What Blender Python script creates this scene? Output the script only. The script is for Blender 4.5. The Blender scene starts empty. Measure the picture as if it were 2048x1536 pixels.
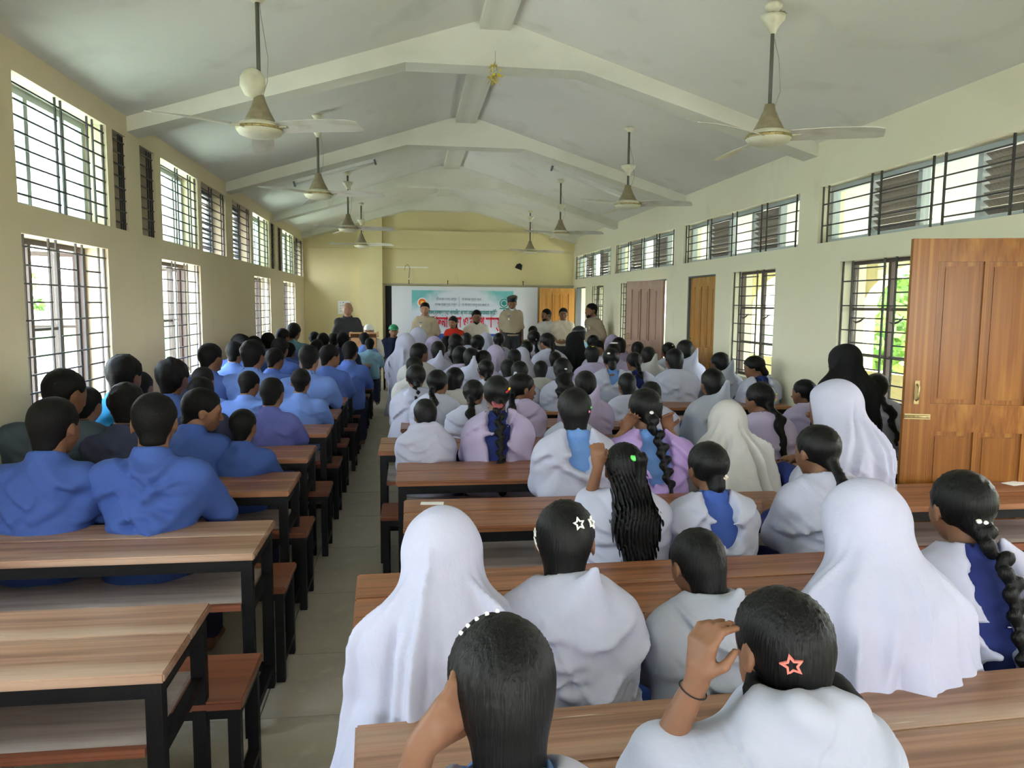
import bpy, bmesh, math, random
import numpy as np
random.seed(7)
S=bpy.context.scene
C=S.collection
# ---------------------------------------------------------------- camera, world, exposure
def look_camera():
    yaw,pitch,roll=math.radians(7.6371),math.radians(5.8652),math.radians(.4793)
    f=np.array([math.sin(yaw)*math.cos(pitch),math.cos(yaw)*math.cos(pitch),-math.sin(pitch)])
    r=np.array([math.cos(yaw),-math.sin(yaw),0]);u=np.cross(r,f)
    r2=r*math.cos(roll)+u*math.sin(roll);u2=-r*math.sin(roll)+u*math.cos(roll)
    from mathutils import Matrix
    cd=bpy.data.cameras.new('camera');cd.sensor_width=36;cd.lens=1537.4/2048*36;cd.clip_start=.05;cd.clip_end=400
    o=bpy.data.objects.new('camera',cd);C.objects.link(o)
    m=Matrix.Identity(4)
    for i in range(3): m[i][0]=r2[i];m[i][1]=u2[i];m[i][2]=-f[i]
    m[2][3]=1.7;o.matrix_world=m;S.camera=o
look_camera()
W_=bpy.data.worlds.new('sky');S.world=W_;W_.use_nodes=True
nt=W_.node_tree;bg=nt.nodes['Background']
tc=nt.nodes.new('ShaderNodeTexCoord');sx=nt.nodes.new('ShaderNodeSeparateXYZ');cr=nt.nodes.new('ShaderNodeValToRGB')
nt.links.new(tc.outputs['Generated'],sx.inputs[0]);nt.links.new(sx.outputs['Z'],cr.inputs[0]);nt.links.new(cr.outputs[0],bg.inputs[0])
cr.color_ramp.elements[0].position=0;cr.color_ramp.elements[0].color=(1,.985,.96,1)
cr.color_ramp.elements[1].position=.6;cr.color_ramp.elements[1].color=(.62,.78,1,1)
SKY=2.6
bg.inputs[1].default_value=SKY
sun=bpy.data.lights.new('sun','SUN');sun.energy=4.5;sun.angle=math.radians(6);sun.color=(1,.95,.86)
so=bpy.data.objects.new('sun',sun);C.objects.link(so);so.rotation_euler=(math.radians(28),math.radians(8),0)
def portal(loc,rot,sx_,sy_):
    l=bpy.data.lights.new('sky_portal','AREA');l.shape='RECTANGLE';l.size=sx_;l.size_y=sy_;l.cycles.is_portal=True
    o=bpy.data.objects.new('sky_portal',l);C.objects.link(o);o.location=loc;o.rotation_euler=rot
XL,XR,YE,YB=-2.271,3.729,17.4,-3.45
portal((XL-.3,(YE+YB)/2,2.0),(0,math.radians(-90),0),2.4,YE-YB)
portal((XR+.3,(YE+YB)/2,1.5),(0,math.radians(90),0),3.0,YE-YB)
portal(((XL+XR)/2,YB-.3,1.5),(math.radians(90),0,0),6.0,2.4)
S.view_settings.view_transform='Standard';S.view_settings.look='None';S.view_settings.gamma=1;S.view_settings.use_curve_mapping=False
S.view_settings.exposure=3.15
S.cycles.max_bounces=10;S.cycles.diffuse_bounces=6;S.cycles.transparent_max_bounces=12;S.cycles.caustics_reflective=False;S.cycles.caustics_refractive=False
S.cycles.sample_clamp_indirect=8
try: S.cycles.use_denoising=True
except Exception: pass
# ---------------------------------------------------------------- materials
M={}
def mat(n,col,rough=.7,spec=.5,metal=0,noise=None,bump=None,coord='Object',coat=0):
    """noise=(scale xyz, colour2, low, high) ; bump=(scale xyz, strength, distance)"""
    m=bpy.data.materials.new(n);m.use_nodes=True;t=m.node_tree;b=t.nodes['Principled BSDF']
    b.inputs['Base Color'].default_value=(*col,1);b.inputs['Roughness'].default_value=rough;b.inputs['Specular IOR Level'].default_value=spec;b.inputs['Metallic'].default_value=metal
    if coat: b.inputs['Coat Weight'].default_value=coat;b.inputs['Coat Roughness'].default_value=.25
    tc=t.nodes.new('ShaderNodeTexCoord');src=tc.outputs[coord]
    def nz(sc,det=4,dist=0):
        mp=t.nodes.new('ShaderNodeMapping');mp.inputs['Scale'].default_value=sc;t.links.new(src,mp.inputs[0])
        n_=t.nodes.new('ShaderNodeTexNoise');n_.inputs['Scale'].default_value=1;n_.inputs['Detail'].default_value=det;n_.inputs['Distortion'].default_value=dist;t.links.new(mp.outputs[0],n_.inputs['Vector']);return n_.outputs['Fac']
    if noise:
        out=None
        for k,(sc,c2,lo,hi) in enumerate(noise if isinstance(noise,list) else [noise]):
            r=t.nodes.new('ShaderNodeValToRGB');r.color_ramp.elements[0].position=lo;r.color_ramp.elements[1].position=hi
            t.links.new(nz(sc,5,.3),r.inputs[0]);mx=t.nodes.new('ShaderNodeMix');mx.data_type='RGBA'
            t.links.new(r.outputs[0],mx.inputs[0]);mx.inputs[7].default_value=(*c2,1)
            if out is None: mx.inputs[6].default_value=(*col,1)
            else: t.links.new(out,mx.inputs[6])
            out=mx.outputs[2]
        t.links.new(out,b.inputs['Base Color'])
    if bump:
        bp=t.nodes.new('ShaderNodeBump');bp.inputs['Strength'].default_value=bump[1];bp.inputs['Distance'].default_value=bump[2]
        t.links.new(nz(bump[0],4,.2),bp.inputs['Height']);t.links.new(bp.outputs[0],b.inputs['Normal'])
    M[n]=m;return m
mat('wall_paint',(.68,.58,.42),.85,.3,noise=[((.5,.5,.5),(.60,.55,.37),.4,.75),((2.2,2.2,1.1),(.50,.45,.32),.62,.95)],bump=((40,40,40),.12,.004))
mat('wall_right_paint',(.74,.71,.57),.85,.3,noise=[((.5,.5,.5),(.70,.66,.51),.4,.75),((2.2,2.2,1.1),(.46,.43,.32),.64,.95)],bump=((40,40,40),.12,.004))
mat('wall_end_paint',(.70,.62,.36),.85,.3,noise=[((.6,.6,.6),(.62,.54,.31),.4,.8),((3,3,1.5),(.5,.42,.26),.64,.95)],bump=((40,40,40),.12,.004))
mat('outer_yellow',(.62,.54,.27),.85,.3,noise=((1,1,1),(.56,.48,.25),.4,.8))
mat('outer_white',(.8,.79,.72),.85,.3)
mat('ceiling_white',(.76,.75,.71),.9,.3,noise=[((.7,.5,.7),(.66,.65,.62),.35,.8),((2.6,2.0,2.6),(.56,.54,.50),.58,.9)],bump=((30,30,30),.15,.005))
mat('beam_white',(.72,.71,.63),.88,.3,noise=[((1.2,1.2,2),(.57,.57,.49),.4,.8),((5,5,5),(.42,.40,.32),.68,.9)],bump=((30,30,30),.15,.005))
mat('bare_plaster',(.42,.40,.33),.95,.2,noise=((30,30,30),(.3,.28,.22),.4,.7))
mat('concrete',(.47,.42,.345),.38,.5,coord='Generated' if 0 else 'Object',noise=[((1.6,1.6,1.6),(.36,.325,.265),.35,.75),((9,9,9),(.54,.50,.43),.55,.8),((160,160,160),(.12,.11,.10),.68,.72)],bump=((60,60,60),.1,.002))
mat('joint_dark',(.10,.095,.08),.95,.2)
mat('outer_floor',(.45,.42,.36),.9,.3)
mat('black_steel',(.005,.005,.006),.5,.22,noise=[((14,14,14),(.014,.013,.014),.5,.8),((38,38,38),(.07,.065,.06),.76,.82)])
mat('grille_steel',(.035,.032,.032),.5,.5)
mat('grille_grey',(.10,.095,.095),.5,.5)
mat('frame_brown',(.09,.065,.055),.6,.4)
mat('frame_dark',(.10,.115,.125),.6,.4)
mat('frame_grey',(.42,.47,.50),.5,.4)
mat('frame_pale',(.5,.53,.55),.5,.4)
mat('shutter_dark',(.075,.085,.11),.6,.4,noise=((6,6,3),(.11,.12,.15),.4,.7))
mat('louvre_wood',(.30,.27,.25),.7,.3,noise=((3,30,30),(.22,.19,.17),.4,.7))
def wood(n,c,c2,c3,scr,rough=.33,ax=0):
    s=[44,44,44];s[ax]=1.1;s2=[5,5,5];s2[ax]=.5;s3=[42,42,42];s3[ax]=1.6
    return mat(n,c,rough,.32,noise=[(tuple(s),c2,.35,.65),(tuple(s2),c3,.5,.75),(tuple(s3),scr,.70,.78)],bump=(tuple(s),.12,.002))
wood('desk_wood',(.32,.13,.060),(.15,.058,.028),(.40,.20,.11),(.62,.50,.40),.34)
wood('desk_wood_worn_sheen',(.36,.20,.125),(.20,.105,.065),(.50,.36,.27),(.72,.64,.55),.40)  # worn, dusty wood; sheen is also put into the paler colour
wood('bench_wood',(.25,.085,.045),(.17,.06,.035),(.30,.125,.08),(.50,.36,.28),.33)
mat('shelf_board',(.50,.42,.38),.45,.5,noise=((3,8,8),(.29,.225,.20),.4,.7))
wood('door_wood',(.29,.115,.022),(.20,.070,.013),(.43,.20,.045),(.33,.15,.035),.28,ax=2)
wood('door_wood_yellow',(.46,.23,.055),(.36,.16,.035),(.56,.32,.10),(.5,.28,.1),.25,ax=2)
wood('door_wood_grey',(.36,.215,.165),(.30,.17,.125),(.42,.27,.22),(.45,.3,.25),.4,ax=2)
wood('lectern_wood',(.52,.30,.15),(.44,.24,.115),(.58,.36,.2),(.6,.4,.25),.4,ax=0)
mat('brass',(.45,.36,.16),.45,.5,.7,noise=((60,60,60),(.2,.16,.1),.5,.7))
mat('fan_cream',(.66,.64,.50),.4,.5,noise=((8,8,8),(.5,.46,.33),.5,.8))
mat('fan_blade',(.62,.61,.55),.4,.5,noise=((5,14,9),(.48,.44,.36),.5,.8))
mat('fan_blade_pink',(.66,.58,.47),.4,.5,noise=((5,14,9),(.5,.36,.27),.5,.75))
mat('fan_brown',(.22,.185,.11),.45,.5,noise=((20,20,20),(.30,.26,.17),.4,.7))
mat('rod_green',(.085,.095,.075),.5,.5)
mat('wire',(.35,.35,.30),.6,.4)
mat('tube_white',(.62,.62,.60),.35,.5)
mat('gold',(.62,.50,.08),.35,.5,.4)
mat('paper',(.80,.80,.78),.8,.3)
mat('paper_pink',(.62,.42,.40),.8,.3)
mat('cover_maroon',(.25,.05,.06),.6,.4)
mat('phone_black',(.01,.01,.012),.12,.6)
mat('board_white',(.70,.73,.82),.6,.4)
mat('ink_black',(.02,.02,.025),.9,.2);mat('ink_teal',(.03,.26,.26),.7,.3);mat('ink_red',(.66,.02,.05),.7,.3);mat('ink_blue',(.04,.10,.42),.7,.3);mat('ink_white',(.85,.85,.88),.7,.3);mat('ink_grey',(.22,.27,.33),.7,.3);mat('ink_orange',(.75,.16,.03),.7,.3)
# cloth: fine weave bump plus faint mottling
def cloth(n,c,r=.85): return mat(n,c,r,.25,noise=((5,5,5),tuple(x*.90 for x in c),.35,.7),bump=((55,55,28),.28,.006))
for n,c in dict(white=(.45,.46,.60),offwhite=(.47,.46,.46),grey=(.38,.40,.49),lilac=(.44,.38,.58),lilac_grey=(.5,.44,.46),violet=(.40,.28,.60),black=(.008,.009,.010),
  blue_deep=(.042,.085,.29),blue=(.075,.135,.42),blue_light=(.13,.22,.54),blue_violet=(.10,.115,.36),slate=(.030,.036,.075),slate2=(.045,.065,.085),cyan=(.02,.24,.50),teal=(.14,.28,.38),teal_light=(.25,.45,.60),
  sky_k=(.13,.26,.58),blue_k=(.05,.105,.40),navy_k=(.018,.03,.15),khaki=(.36,.30,.22),khaki_dark=(.25,.20,.15),olive=(.10,.10,.07),charcoal=(.035,.035,.042),pale=(.58,.55,.53),
  cream_print=(.62,.54,.44),navy_polo=(.012,.016,.045),red=(.62,.035,.02),white_k=(.72,.68,.62),olive_grey=(.16,.18,.15)).items(): cloth(n,c)
def skinm(n,c):
    m=mat(n,c,.55,.4,noise=((9,9,9),tuple(x*.85 for x in c),.4,.7),bump=((160,160,160),.08,.002));b=m.node_tree.nodes['Principled BSDF'];b.inputs['Subsurface Weight'].default_value=.06;b.inputs['Subsurface Radius'].default_value=(.02,.01,.006)
skinm('skin',(.19,.088,.048));skinm('skin_light',(.32,.165,.105))
mat('hair',(.003,.003,.0032),.42,.20,bump=((240,240,9),.8,.004))
mat('hair_short',(.0035,.003,.003),.62,.16,bump=((210,210,120),.9,.004))
mat('eye_white',(.7,.68,.64),.3,.5);mat('eye_dark',(.02,.012,.01),.2,.5);mat('lip',(.22,.075,.06),.5,.4)
mat('leaf_green',(.08,.16,.03),.8,.2,noise=((1.2,1.2,1.2),(.17,.23,.04),.4,.7));mat('leaf_dark',(.03,.07,.02),.8,.2,noise=((1.2,1.2,1.2),(.06,.10,.03),.4,.7))
mat('grass_green',(.085,.13,.04),.9,.2,noise=((.3,.3,.3),(.13,.17,.055),.4,.7));mat('bark',(.16,.11,.07),.9,.2)
def glass(n,tint,refl,haze=0):
    m=bpy.data.materials.new(n);m.use_nodes=True;t=m.node_tree;t.nodes.clear();o=t.nodes.new('ShaderNodeOutputMaterial')
    a=t.nodes.new('ShaderNodeBsdfTransparent');a.inputs[0].default_value=(*tint,1);g=t.nodes.new('ShaderNodeBsdfGlossy');g.inputs['Roughness'].default_value=.05
    mx=t.nodes.new('ShaderNodeMixShader');mx.inputs[0].default_value=refl;t.links.new(a.outputs[0],mx.inputs[1]);t.links.new(g.outputs[0],mx.inputs[2])
    if haze:
        d=t.nodes.new('ShaderNodeBsdfTranslucent');d.inputs[0].default_value=(.7,.85,.8,1);m2=t.nodes.new('ShaderNodeMixShader');m2.inputs[0].default_value=haze
        t.links.new(mx.outputs[0],m2.inputs[1]);t.links.new(d.outputs[0],m2.inputs[2]);mx=m2
    t.links.new(mx.outputs[0],o.inputs[0]);M[n]=m
glass('glass_clear',(.93,.97,.96),.05);glass('glass_green',(.84,.93,.89),.05,.25)
# ---------------------------------------------------------------- mesh helpers
def link(name,me,m,parent=None,loc=None):
    if m is not None and not me.materials: me.materials.append(M[m] if isinstance(m,str) else m)
    o=bpy.data.objects.new(name,me);C.objects.link(o)
    if parent: o.parent=parent
    if loc is not None: o.location=loc
    return o
def empty(name,loc=(0,0,0),rz=0,**kw):
    o=bpy.data.objects.new(name,None);C.objects.link(o);o.location=loc;o.rotation_euler=(0,0,rz);o.empty_display_size=.1
    for k,v in kw.items(): o[k]=v
    return o
def pyd(name,v,f,smooth=False):
    me=bpy.data.meshes.new(name);me.from_pydata(v,[],f);me.update()
    if smooth: me.polygons.foreach_set('use_smooth',[True]*len(me.polygons))
    return me
CUBE={}
def box(name,a,b,m,parent=None,bev=0):
    """box between corners a and b; a unit cube mesh per material is shared"""
    a=np.array(a,float);b=np.array(b,float);lo=np.minimum(a,b);hi=np.maximum(a,b)
    if bev:
        bm=bmesh.new();bmesh.ops.create_cube(bm,size=1);
        for v in bm.verts: v.co=[v.co[i]*(hi[i]-lo[i]) for i in range(3)]
        bmesh.ops.bevel(bm,geom=bm.edges[:],offset=bev,segments=2,affect='EDGES')
        me=bpy.data.meshes.new(name);bm.to_mesh(me);bm.free()
        return link(name,me,m,parent,tuple((lo+hi)/2))
    if m not in CUBE:
        v=[(x,y,z) for x in(-.5,.5) for y in(-.5,.5) for z in(-.5,.5)]
        CUBE[m]=pyd('unit_box',v,[(0,1,3,2),(4,6,7,5),(0,4,5,1),(2,3,7,6),(0,2,6,4),(1,5,7,3)])
    o=link(name,CUBE[m],m,parent,tuple((lo+hi)/2));o.scale=tuple(np.maximum(hi-lo,1e-4));return o
def poly_prism(name,pts,axis,a,b,m,parent=None):
    """extrude the 2D outline pts along axis ('x' or 'y') from a to b"""
    n=len(pts);mk=(lambda p,t:(t,p[0],p[1])) if axis=='x' else (lambda p,t:(p[0],t,p[1]))
    bm=bmesh.new();A=[bm.verts.new(mk(p,a)) for p in pts];B=[bm.verts.new(mk(p,b)) for p in pts]
    bm.faces.new(A);bm.faces.new(B[::-1])
    for i in range(n): bm.faces.new((A[i],B[i],B[(i+1)%n],A[(i+1)%n]))
    bmesh.ops.recalc_face_normals(bm,faces=bm.faces);me=bpy.data.meshes.new(name);bm.to_mesh(me);bm.free();return link(name,me,m,parent)
def tube(name,pts,r,m,parent=None,n=8,closed=False):
    pts=[np.array(p,float) for p in pts];V=[];F=[];k=len(pts)
    for i,p in enumerate(pts):
        d=pts[min(i+1,k-1)]-pts[max(i-1,0)] if not closed else pts[(i+1)%k]-pts[i-1];d/=np.linalg.norm(d)+1e-9
        u=np.cross(d,(0,0,1) if abs(d[2])<.9 else (1,0,0));u/=np.linalg.norm(u);w=np.cross(d,u);ri=r[i] if hasattr(r,'__len__') else r
        for j in range(n): V.append(tuple(p+ri*(u*math.cos(2*math.pi*j/n)+w*math.sin(2*math.pi*j/n))))
    for i in range(k if closed else k-1):
        i2=(i+1)%k
        for j in range(n): F.append((i*n+j,i*n+(j+1)%n,i2*n+(j+1)%n,i2*n+j))
    if not closed: F.append(tuple(range(n))[::-1]);F.append(tuple((k-1)*n+j for j in range(n)))
    return link(name,pyd(name,V,F,True),m,parent)
def lathe(name,prof,m,parent=None,n=28,loc=None):
    V=[];F=[]
    for r,z in prof:
        for j in range(n): a=2*math.pi*j/n;V.append((r*math.cos(a),r*math.sin(a),z))
    for i in range(len(prof)-1):
        for j in range(n): F.append((i*n+j,i*n+(j+1)%n,(i+1)*n+(j+1)%n,(i+1)*n+j))
    F.append(tuple(range(n))[::-1]);F.append(tuple((len(prof)-1)*n+j for j in range(n)))
    return link(name,pyd(name,V,F,True),m,parent,loc)
def copy_tree(o,parent=None):
    c=o.copy();C.objects.link(c)
    if parent: c.parent=parent
    for ch in list(o.children): copy_tree(ch,c)
    return c
# ---------------------------------------------------------------- room shell
def struct(o): o['kind']='structure';return o
def wall_x(name,x0,x1,ya,yb,z1,holes,m):
    ys=sorted({ya,yb,*[h[0] for h in holes],*[h[1] for h in holes]});zs=sorted({0,z1,*[h[2] for h in holes],*[h[3] for h in holes]})
    def hole(y,z): return any(h[0]<y<h[1] and h[2]<z<h[3] for h in holes) or y<ya or y>yb or z<0 or z>z1
    bm=bmesh.new()
    def q(*c): bm.faces.new([bm.verts.new(p) for p in c])
    for i in range(len(ys)-1):
        for j in range(len(zs)-1):
            y0,y1,z0,z2=ys[i],ys[i+1],zs[j],zs[j+1];yc,zc=(y0+y1)/2,(z0+z2)/2
            if hole(yc,zc): continue
            q((x0,y0,z0),(x0,y1,z0),(x0,y1,z2),(x0,y0,z2));q((x1,y0,z0),(x1,y0,z2),(x1,y1,z2),(x1,y1,z0))
            yp=(ys[i-1]+y0)/2 if i else ya-1;yn=(ys[i+2]+y1)/2 if i+2<len(ys) else yb+1
            zp=(zs[j-1]+z0)/2 if j else -1;zn=(zs[j+2]+z2)/2 if j+2<len(zs) else z1+1
            if hole(yp,zc): q((x0,y0,z0),(x0,y0,z2),(x1,y0,z2),(x1,y0,z0))
            if hole(yn,zc): q((x0,y1,z0),(x1,y1,z0),(x1,y1,z2),(x0,y1,z2))
            if hole(yc,zp): q((x0,y0,z0),(x1,y0,z0),(x1,y1,z0),(x0,y1,z0))
            if hole(yc,zn): q((x0,y0,z2),(x0,y1,z2),(x1,y1,z2),(x1,y0,z2))
    bmesh.ops.remove_doubles(bm,verts=bm.verts,dist=1e-5);bmesh.ops.recalc_face_normals(bm,faces=bm.faces)
    me=bpy.data.meshes.new(name);bm.to_mesh(me);bm.free();o=link(name,me,m);o['kind']='structure';return o
P_=3.45
# upper-left openings: (y0,y1,type) per pair of bays, z 2.28-3.03
UL=[(4.94,6.35,'big'),(6.47,6.77,'shut'),(7.08,7.47,'shut'),(7.64,8.89,'big'),(9.05,10.18,'louv'),(10.56,11.71,'louv'),(11.89,13.19,'big'),(13.36,13.76,'shut'),(14.05,14.49,'shut'),(14.57,15.88,'big'),(16.0,17.26,'louv'),
    (3.72,4.73,'shut'),(1.0,3.2,'big'),(-2.9,-.3,'big')]
LL=[(4.955,6.283),(7.57,8.91),(11.9,13.234),(14.59,16.03),(1.1,2.45),(-2.2,-.85)]
holesL=[(a,b,2.275,3.03) for a,b,_ in UL]+[(a,b,.95,2.10) for a,b in LL]
wl=wall_x('wall_left',XL-.25,XL,YB,YE,3.215,holesL,'wall_paint')
UR=[(3.62,6.74),(7.10,10.26),(10.64,13.83),(14.11,17.26),(.2,3.2),(-3.2,-.2)]
LR=[(5.27,6.34),(7.54,8.61),(12.40,13.44),(14.62,15.62),(.7,1.9),(-2.4,-1.2)]
DR=[(2.68,3.67),(9.10,10.05),(10.93,11.85),(16.15,17.08)]
holesR=[(a,b,2.285,2.795) for a,b in UR]+[(a,b,.92,2.10) for a,b in LR]+[(a,b,0,2.10) for a,b in DR]
wr=wall_x('wall_right',XR,XR+.25,YB,YE,3.215,holesR,'wall_right_paint')
ZR,XM=4.145,.729
gab=[(XL-.25,0),(XR+.25,0),(XR+.25,3.14),(XM,ZR+.02),(XL-.25,3.14)]
we=struct(poly_prism('wall_front',gab,'y',YE,YE+.25,'wall_end_paint'))
# unseen rear end: opening above the low wall made up to admit daylight
struct(box('wall_back',(XL-.25,YB-.25,0),(XR+.25,YB,1.15),'wall_paint'))
struct(poly_prism('wall_back_gable',[(XL-.25,2.2),(XR+.25,2.2),(XR+.25,3.14),(XM,ZR+.02),(XL-.25,3.14)],'y',YB-.25,YB,'wall_paint'))
for xx in(XL-.25,-.9,.6,2.1,XR-.1): struct(box('pillar',(xx,YB-.25,1.15),(xx+.45,YB,2.2),'wall_paint'))
sl=(ZR-3.2)/3.0
ce=struct(poly_prism('ceiling',[(XL-.75,3.2-.48*sl),(XL-.75,3.2-.48*sl+.12),(XM,ZR+.12),(XR+2.6,3.2-2.6*sl+.12),(XR+2.6,3.2-2.6*sl),(XR,3.2),(XM,ZR),(XL,3.2)],'y',YB-.3,YE+.3,'ceiling_white'))
# floor slabs with recessed joints
fb=struct(poly_prism('floor',[(XL-.25,-.12),(XR+.25,-.12),(XR+.25,-.012),(XL-.25,-.012)],'y',YB-.25,YE+.25,'joint_dark'))
fy=[YB,-2.6,-1.75,-.9,-.1,.7,1.5,2.3,3.11,3.69,4.49,5.35,6.15,6.95,7.65,8.29,9.18,10.05,10.9,11.75,12.6,13.45,14.3,15.15,16.0,16.85,YE]
fx=[XL,-1.45,-.62,.22,1.05,1.9,2.75,XR]
for i in range(len(fy)-1):
    for j in range(len(fx)-1): box('floor_slab',(fx[j]+.003,fy[i]+.003,-.03),(fx[j+1]-.003,fy[i+1]-.003,random.uniform(-.0015,0)),'concrete',fb)
# tapered portal beams
for i,y in enumerate((6.8,10.22,13.65,17.08)):
    y1=y+.26 if i<3 else YE+.02;lz=3.075
    o=struct(poly_prism('beam',[(XL-.02,lz),(-.02,3.735),(1.505,3.735),(XR+.02,lz),(XR+.02,3.23),(XM,ZR+.03),(XL-.02,3.23)],'y',y,y1,'beam_white'))
for y in(-3.4,-.1,3.38):
    struct(poly_prism('beam',[(XL-.02,3.075),(-.02,3.735),(1.505,3.735),(XR+.02,3.075),(XR+.02,3.23),(XM,ZR+.03),(XL-.02,3.23)],'y',y,y+.26,'beam_white'))
struct(box('ridge_beam',(.61,YB,4.035),(.87,YE-.1,4.2),'beam_white'))
# end wall relief
struct(box('trim_1',(-.57,YE-.09,2.92),(XR,YE+.01,3.315),'wall_end_paint'))
struct(box('trim_2',(XL,YE-.035,2.91),(-1.05,YE+.01,3.27),'wall_end_paint'))
struct(box('pillar',(-1.07,YE-.22,0),(-.575,YE+.01,3.75),'wall_end_paint'))
tr=struct(box('trim_3',(-.57,YE-.06,2.125),(XR,YE+.01,2.155),'bare_plaster'))
struct(box('dais',(.10,15.15,0),(2.75,YE,.18),'concrete'))
# stair-free lower trim
for k,(n,a,b) in enumerate((('baseboard_left',(XL,YB,0),(XL+.012,YE,.12)),)): struct(box(n,a,b,'wall_paint'))
# peeled plaster on the ceiling near the right fan
def patch(x,y,sx_,sy_,seed,m='bare_plaster'):
    r=random.Random(seed);n=14
    pts=[(x+sx_*math.cos(2*math.pi*i/n)*r.uniform(.55,1.1),y+sy_*math.sin(2*math.pi*i/n)*r.uniform(.5,1.1)) for i in range(n)]
    zf=lambda px:(ZR-sl*abs(px-XM))
    v=[(a,b,zf(a)-.003) for a,b in pts]+[(a,b,zf(a)+.003) for a,b in pts]
    f=[tuple(range(n)),tuple(range(n,2*n))[::-1]]+[(i,(i+1)%n,n+(i+1)%n,n+i) for i in range(n)]
    link('plaster_patch',pyd('plaster_patch',v,f),m,ce)
# ---------------------------------------------------------------- windows
def win_root(i): return empty('window_%d'%i,kind='structure')
WN=[0]
def grille(root,x,y0,y1,z0,z1,cells,rows,m,t=.011,mlist=None):
    """steel bars just inside the wall face: upright bars at fractions, every second row runs full width,
    the others only across the wide cells"""
    W=y1-y0;f=sorted(set([c for ab in cells for c in ab]+[0,1]))
    for c in f:
        yy=y0+W*min(max(c,.006),.994);box('bar',(x-t/2,yy-t*.75,z0),(x+t/2,yy+t*.75,z1),m,root)
    for r in range(rows):
        z=z0+(z1-z0)*(r+.65)/(rows+.3)
        if r%2: box('bar',(x+t*.5,y0,z-t*.5),(x+t*1.3,y1,z+t*.5),m,root)
        else:
            for a,b in cells: box('bar',(x+t*.5,y0+W*a,z-t*.5),(x+t*1.3,y0+W*b,z+t*.5),m,root)
def frame_x(root,x,y0,y1,z0,z1,w,d,m,mull=()):
    box('frame',(x-d/2,y0,z0),(x+d/2,y0+w,z1),m,root);box('frame',(x-d/2,y1-w,z0),(x+d/2,y1,z1),m,root)
    box('frame',(x-d/2,y0+w,z0),(x+d/2,y1-w,z0+w),m,root);box('frame',(x-d/2,y0+w,z1-w),(x+d/2,y1-w,z1),m,root)
    for f in mull:
        yy=y0+(y1-y0)*f;box('mullion',(x-d/2,yy-w*.6,z0+w),(x+d/2,yy+w*.6,z1-w),m,root)
def slats(root,x,y0,y1,z0,z1,n,m):
    for i in range(n):
        z=z0+(z1-z0)*(i+.5)/n;o=box('slat',(x-.03,y0,z-.004),(x+.03,y1,z+.004),m,root);o.rotation_euler=(0,math.radians(38),0)
def window_left_low(y0,y1):
    WN[0]+=1;r=win_root(WN[0]);xo=XL-.19
    grille(r,XL-.03,y0,y1,.95,2.10,[(.06,.31),(.39,.62),(.70,.92)],10,'grille_grey')
    frame_x(r,xo,y0,y1,.95,2.10,.035,.05,'frame_brown',(.34,.66))
    W=(y1-y0)
    for a,b,sgn in((.03,.34,1),(.66,.97,-1)):   # two side casements opened outwards
        h=y0+W*(a if sgn>0 else b);s=empty('casement',(xo-.02,h,0),math.radians(68)*sgn);s.parent=r;L=W*.31
        for q in((0,.03),(L-.03,L)): box('stile',(-.015,q[0]*sgn,.985),(.015,q[1]*sgn,2.065),'frame_brown',s)
        for q in((.985,1.02),(2.03,2.065),(1.5,1.52)): box('rail',(-.015,.03*sgn,q[0]),(.015,(L-.03)*sgn,q[1]),'frame_brown',s)
        box('pane',(-.002,.03*sgn,1.02),(.002,(L-.03)*sgn,2.03),'glass_clear',s)
    box('rail',(xo-.015,y0+W*.34,1.5),(xo+.015,y0+W*.66,1.52),'frame_brown',r)
    for q in((.985,1.5),(1.52,2.065)): box('pane',(xo-.002,y0+W*.36,q[0]),(xo+.002,y0+W*.64,q[1]),'glass_clear',r)
for y0,y1 in LL: window_left_low(y0,y1)
for y0,y1,ty in UL:
    WN[0]+=1;r=win_root(WN[0]);xo=XL-.19;W=y1-y0
    if ty=='big':
        grille(r,XL-.03,y0,y1,2.275,3.03,[(.03,.44),(.50,.80),(.87,1)],8,'grille_steel')
        frame_x(r,xo,y0,y1,2.275,3.03,.045,.06,'frame_grey',(.36,.74))
        for a,b in((0,.36),(.36,.74),(.74,1)): box('pane',(xo-.002,y0+W*a+.03,2.32),(xo+.002,y0+W*b-.03,2.985),'glass_green',r)
    elif ty=='shut':
        grille(r,XL-.03,y0,y1,2.275,3.03,[(.08,.70),(.85,1)],8,'grille_steel')
        box('shutter',(xo-.01,y0,2.275),(xo+.01,y1,3.03),'shutter_dark',r);frame_x(r,xo+.03,y0,y1,2.275,3.03,.03,.04,'frame_dark')
    else:
        grille(r,XL-.03,y0,y1,2.275,3.03,[(.03,.40),(.50,.90)],8,'grille_steel')
        frame_x(r,xo,y0,y1,2.275,3.03,.04,.06,'frame_dark',(.55,));slats(r,xo,y0+.04,y1-.04,2.33,2.98,11,'frame_dark')
for y0,y1 in UR:
    WN[0]+=1;r=win_root(WN[0]);xo=XR+.15;W=y1-y0
    grille(r,XR+.03,y0,y1,2.285,2.795,[(.035,.235),(.275,.475),(.515,.715),(.755,.965)],5,'grille_steel')
    frame_x(r,xo,y0,y1,2.285,2.795,.04,.07,'frame_grey',(.20,.40,.60,.80))
    for k in range(5):
        a,b=y0+W*k*.2+.035,y0+W*(k+1)*.2-.035
        if k%2: slats(r,xo,a,b,2.33,2.75,8,'louvre_wood')
        else: box('pane',(xo-.002,a,2.325),(xo+.002,b,2.755),'glass_clear',r)
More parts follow.
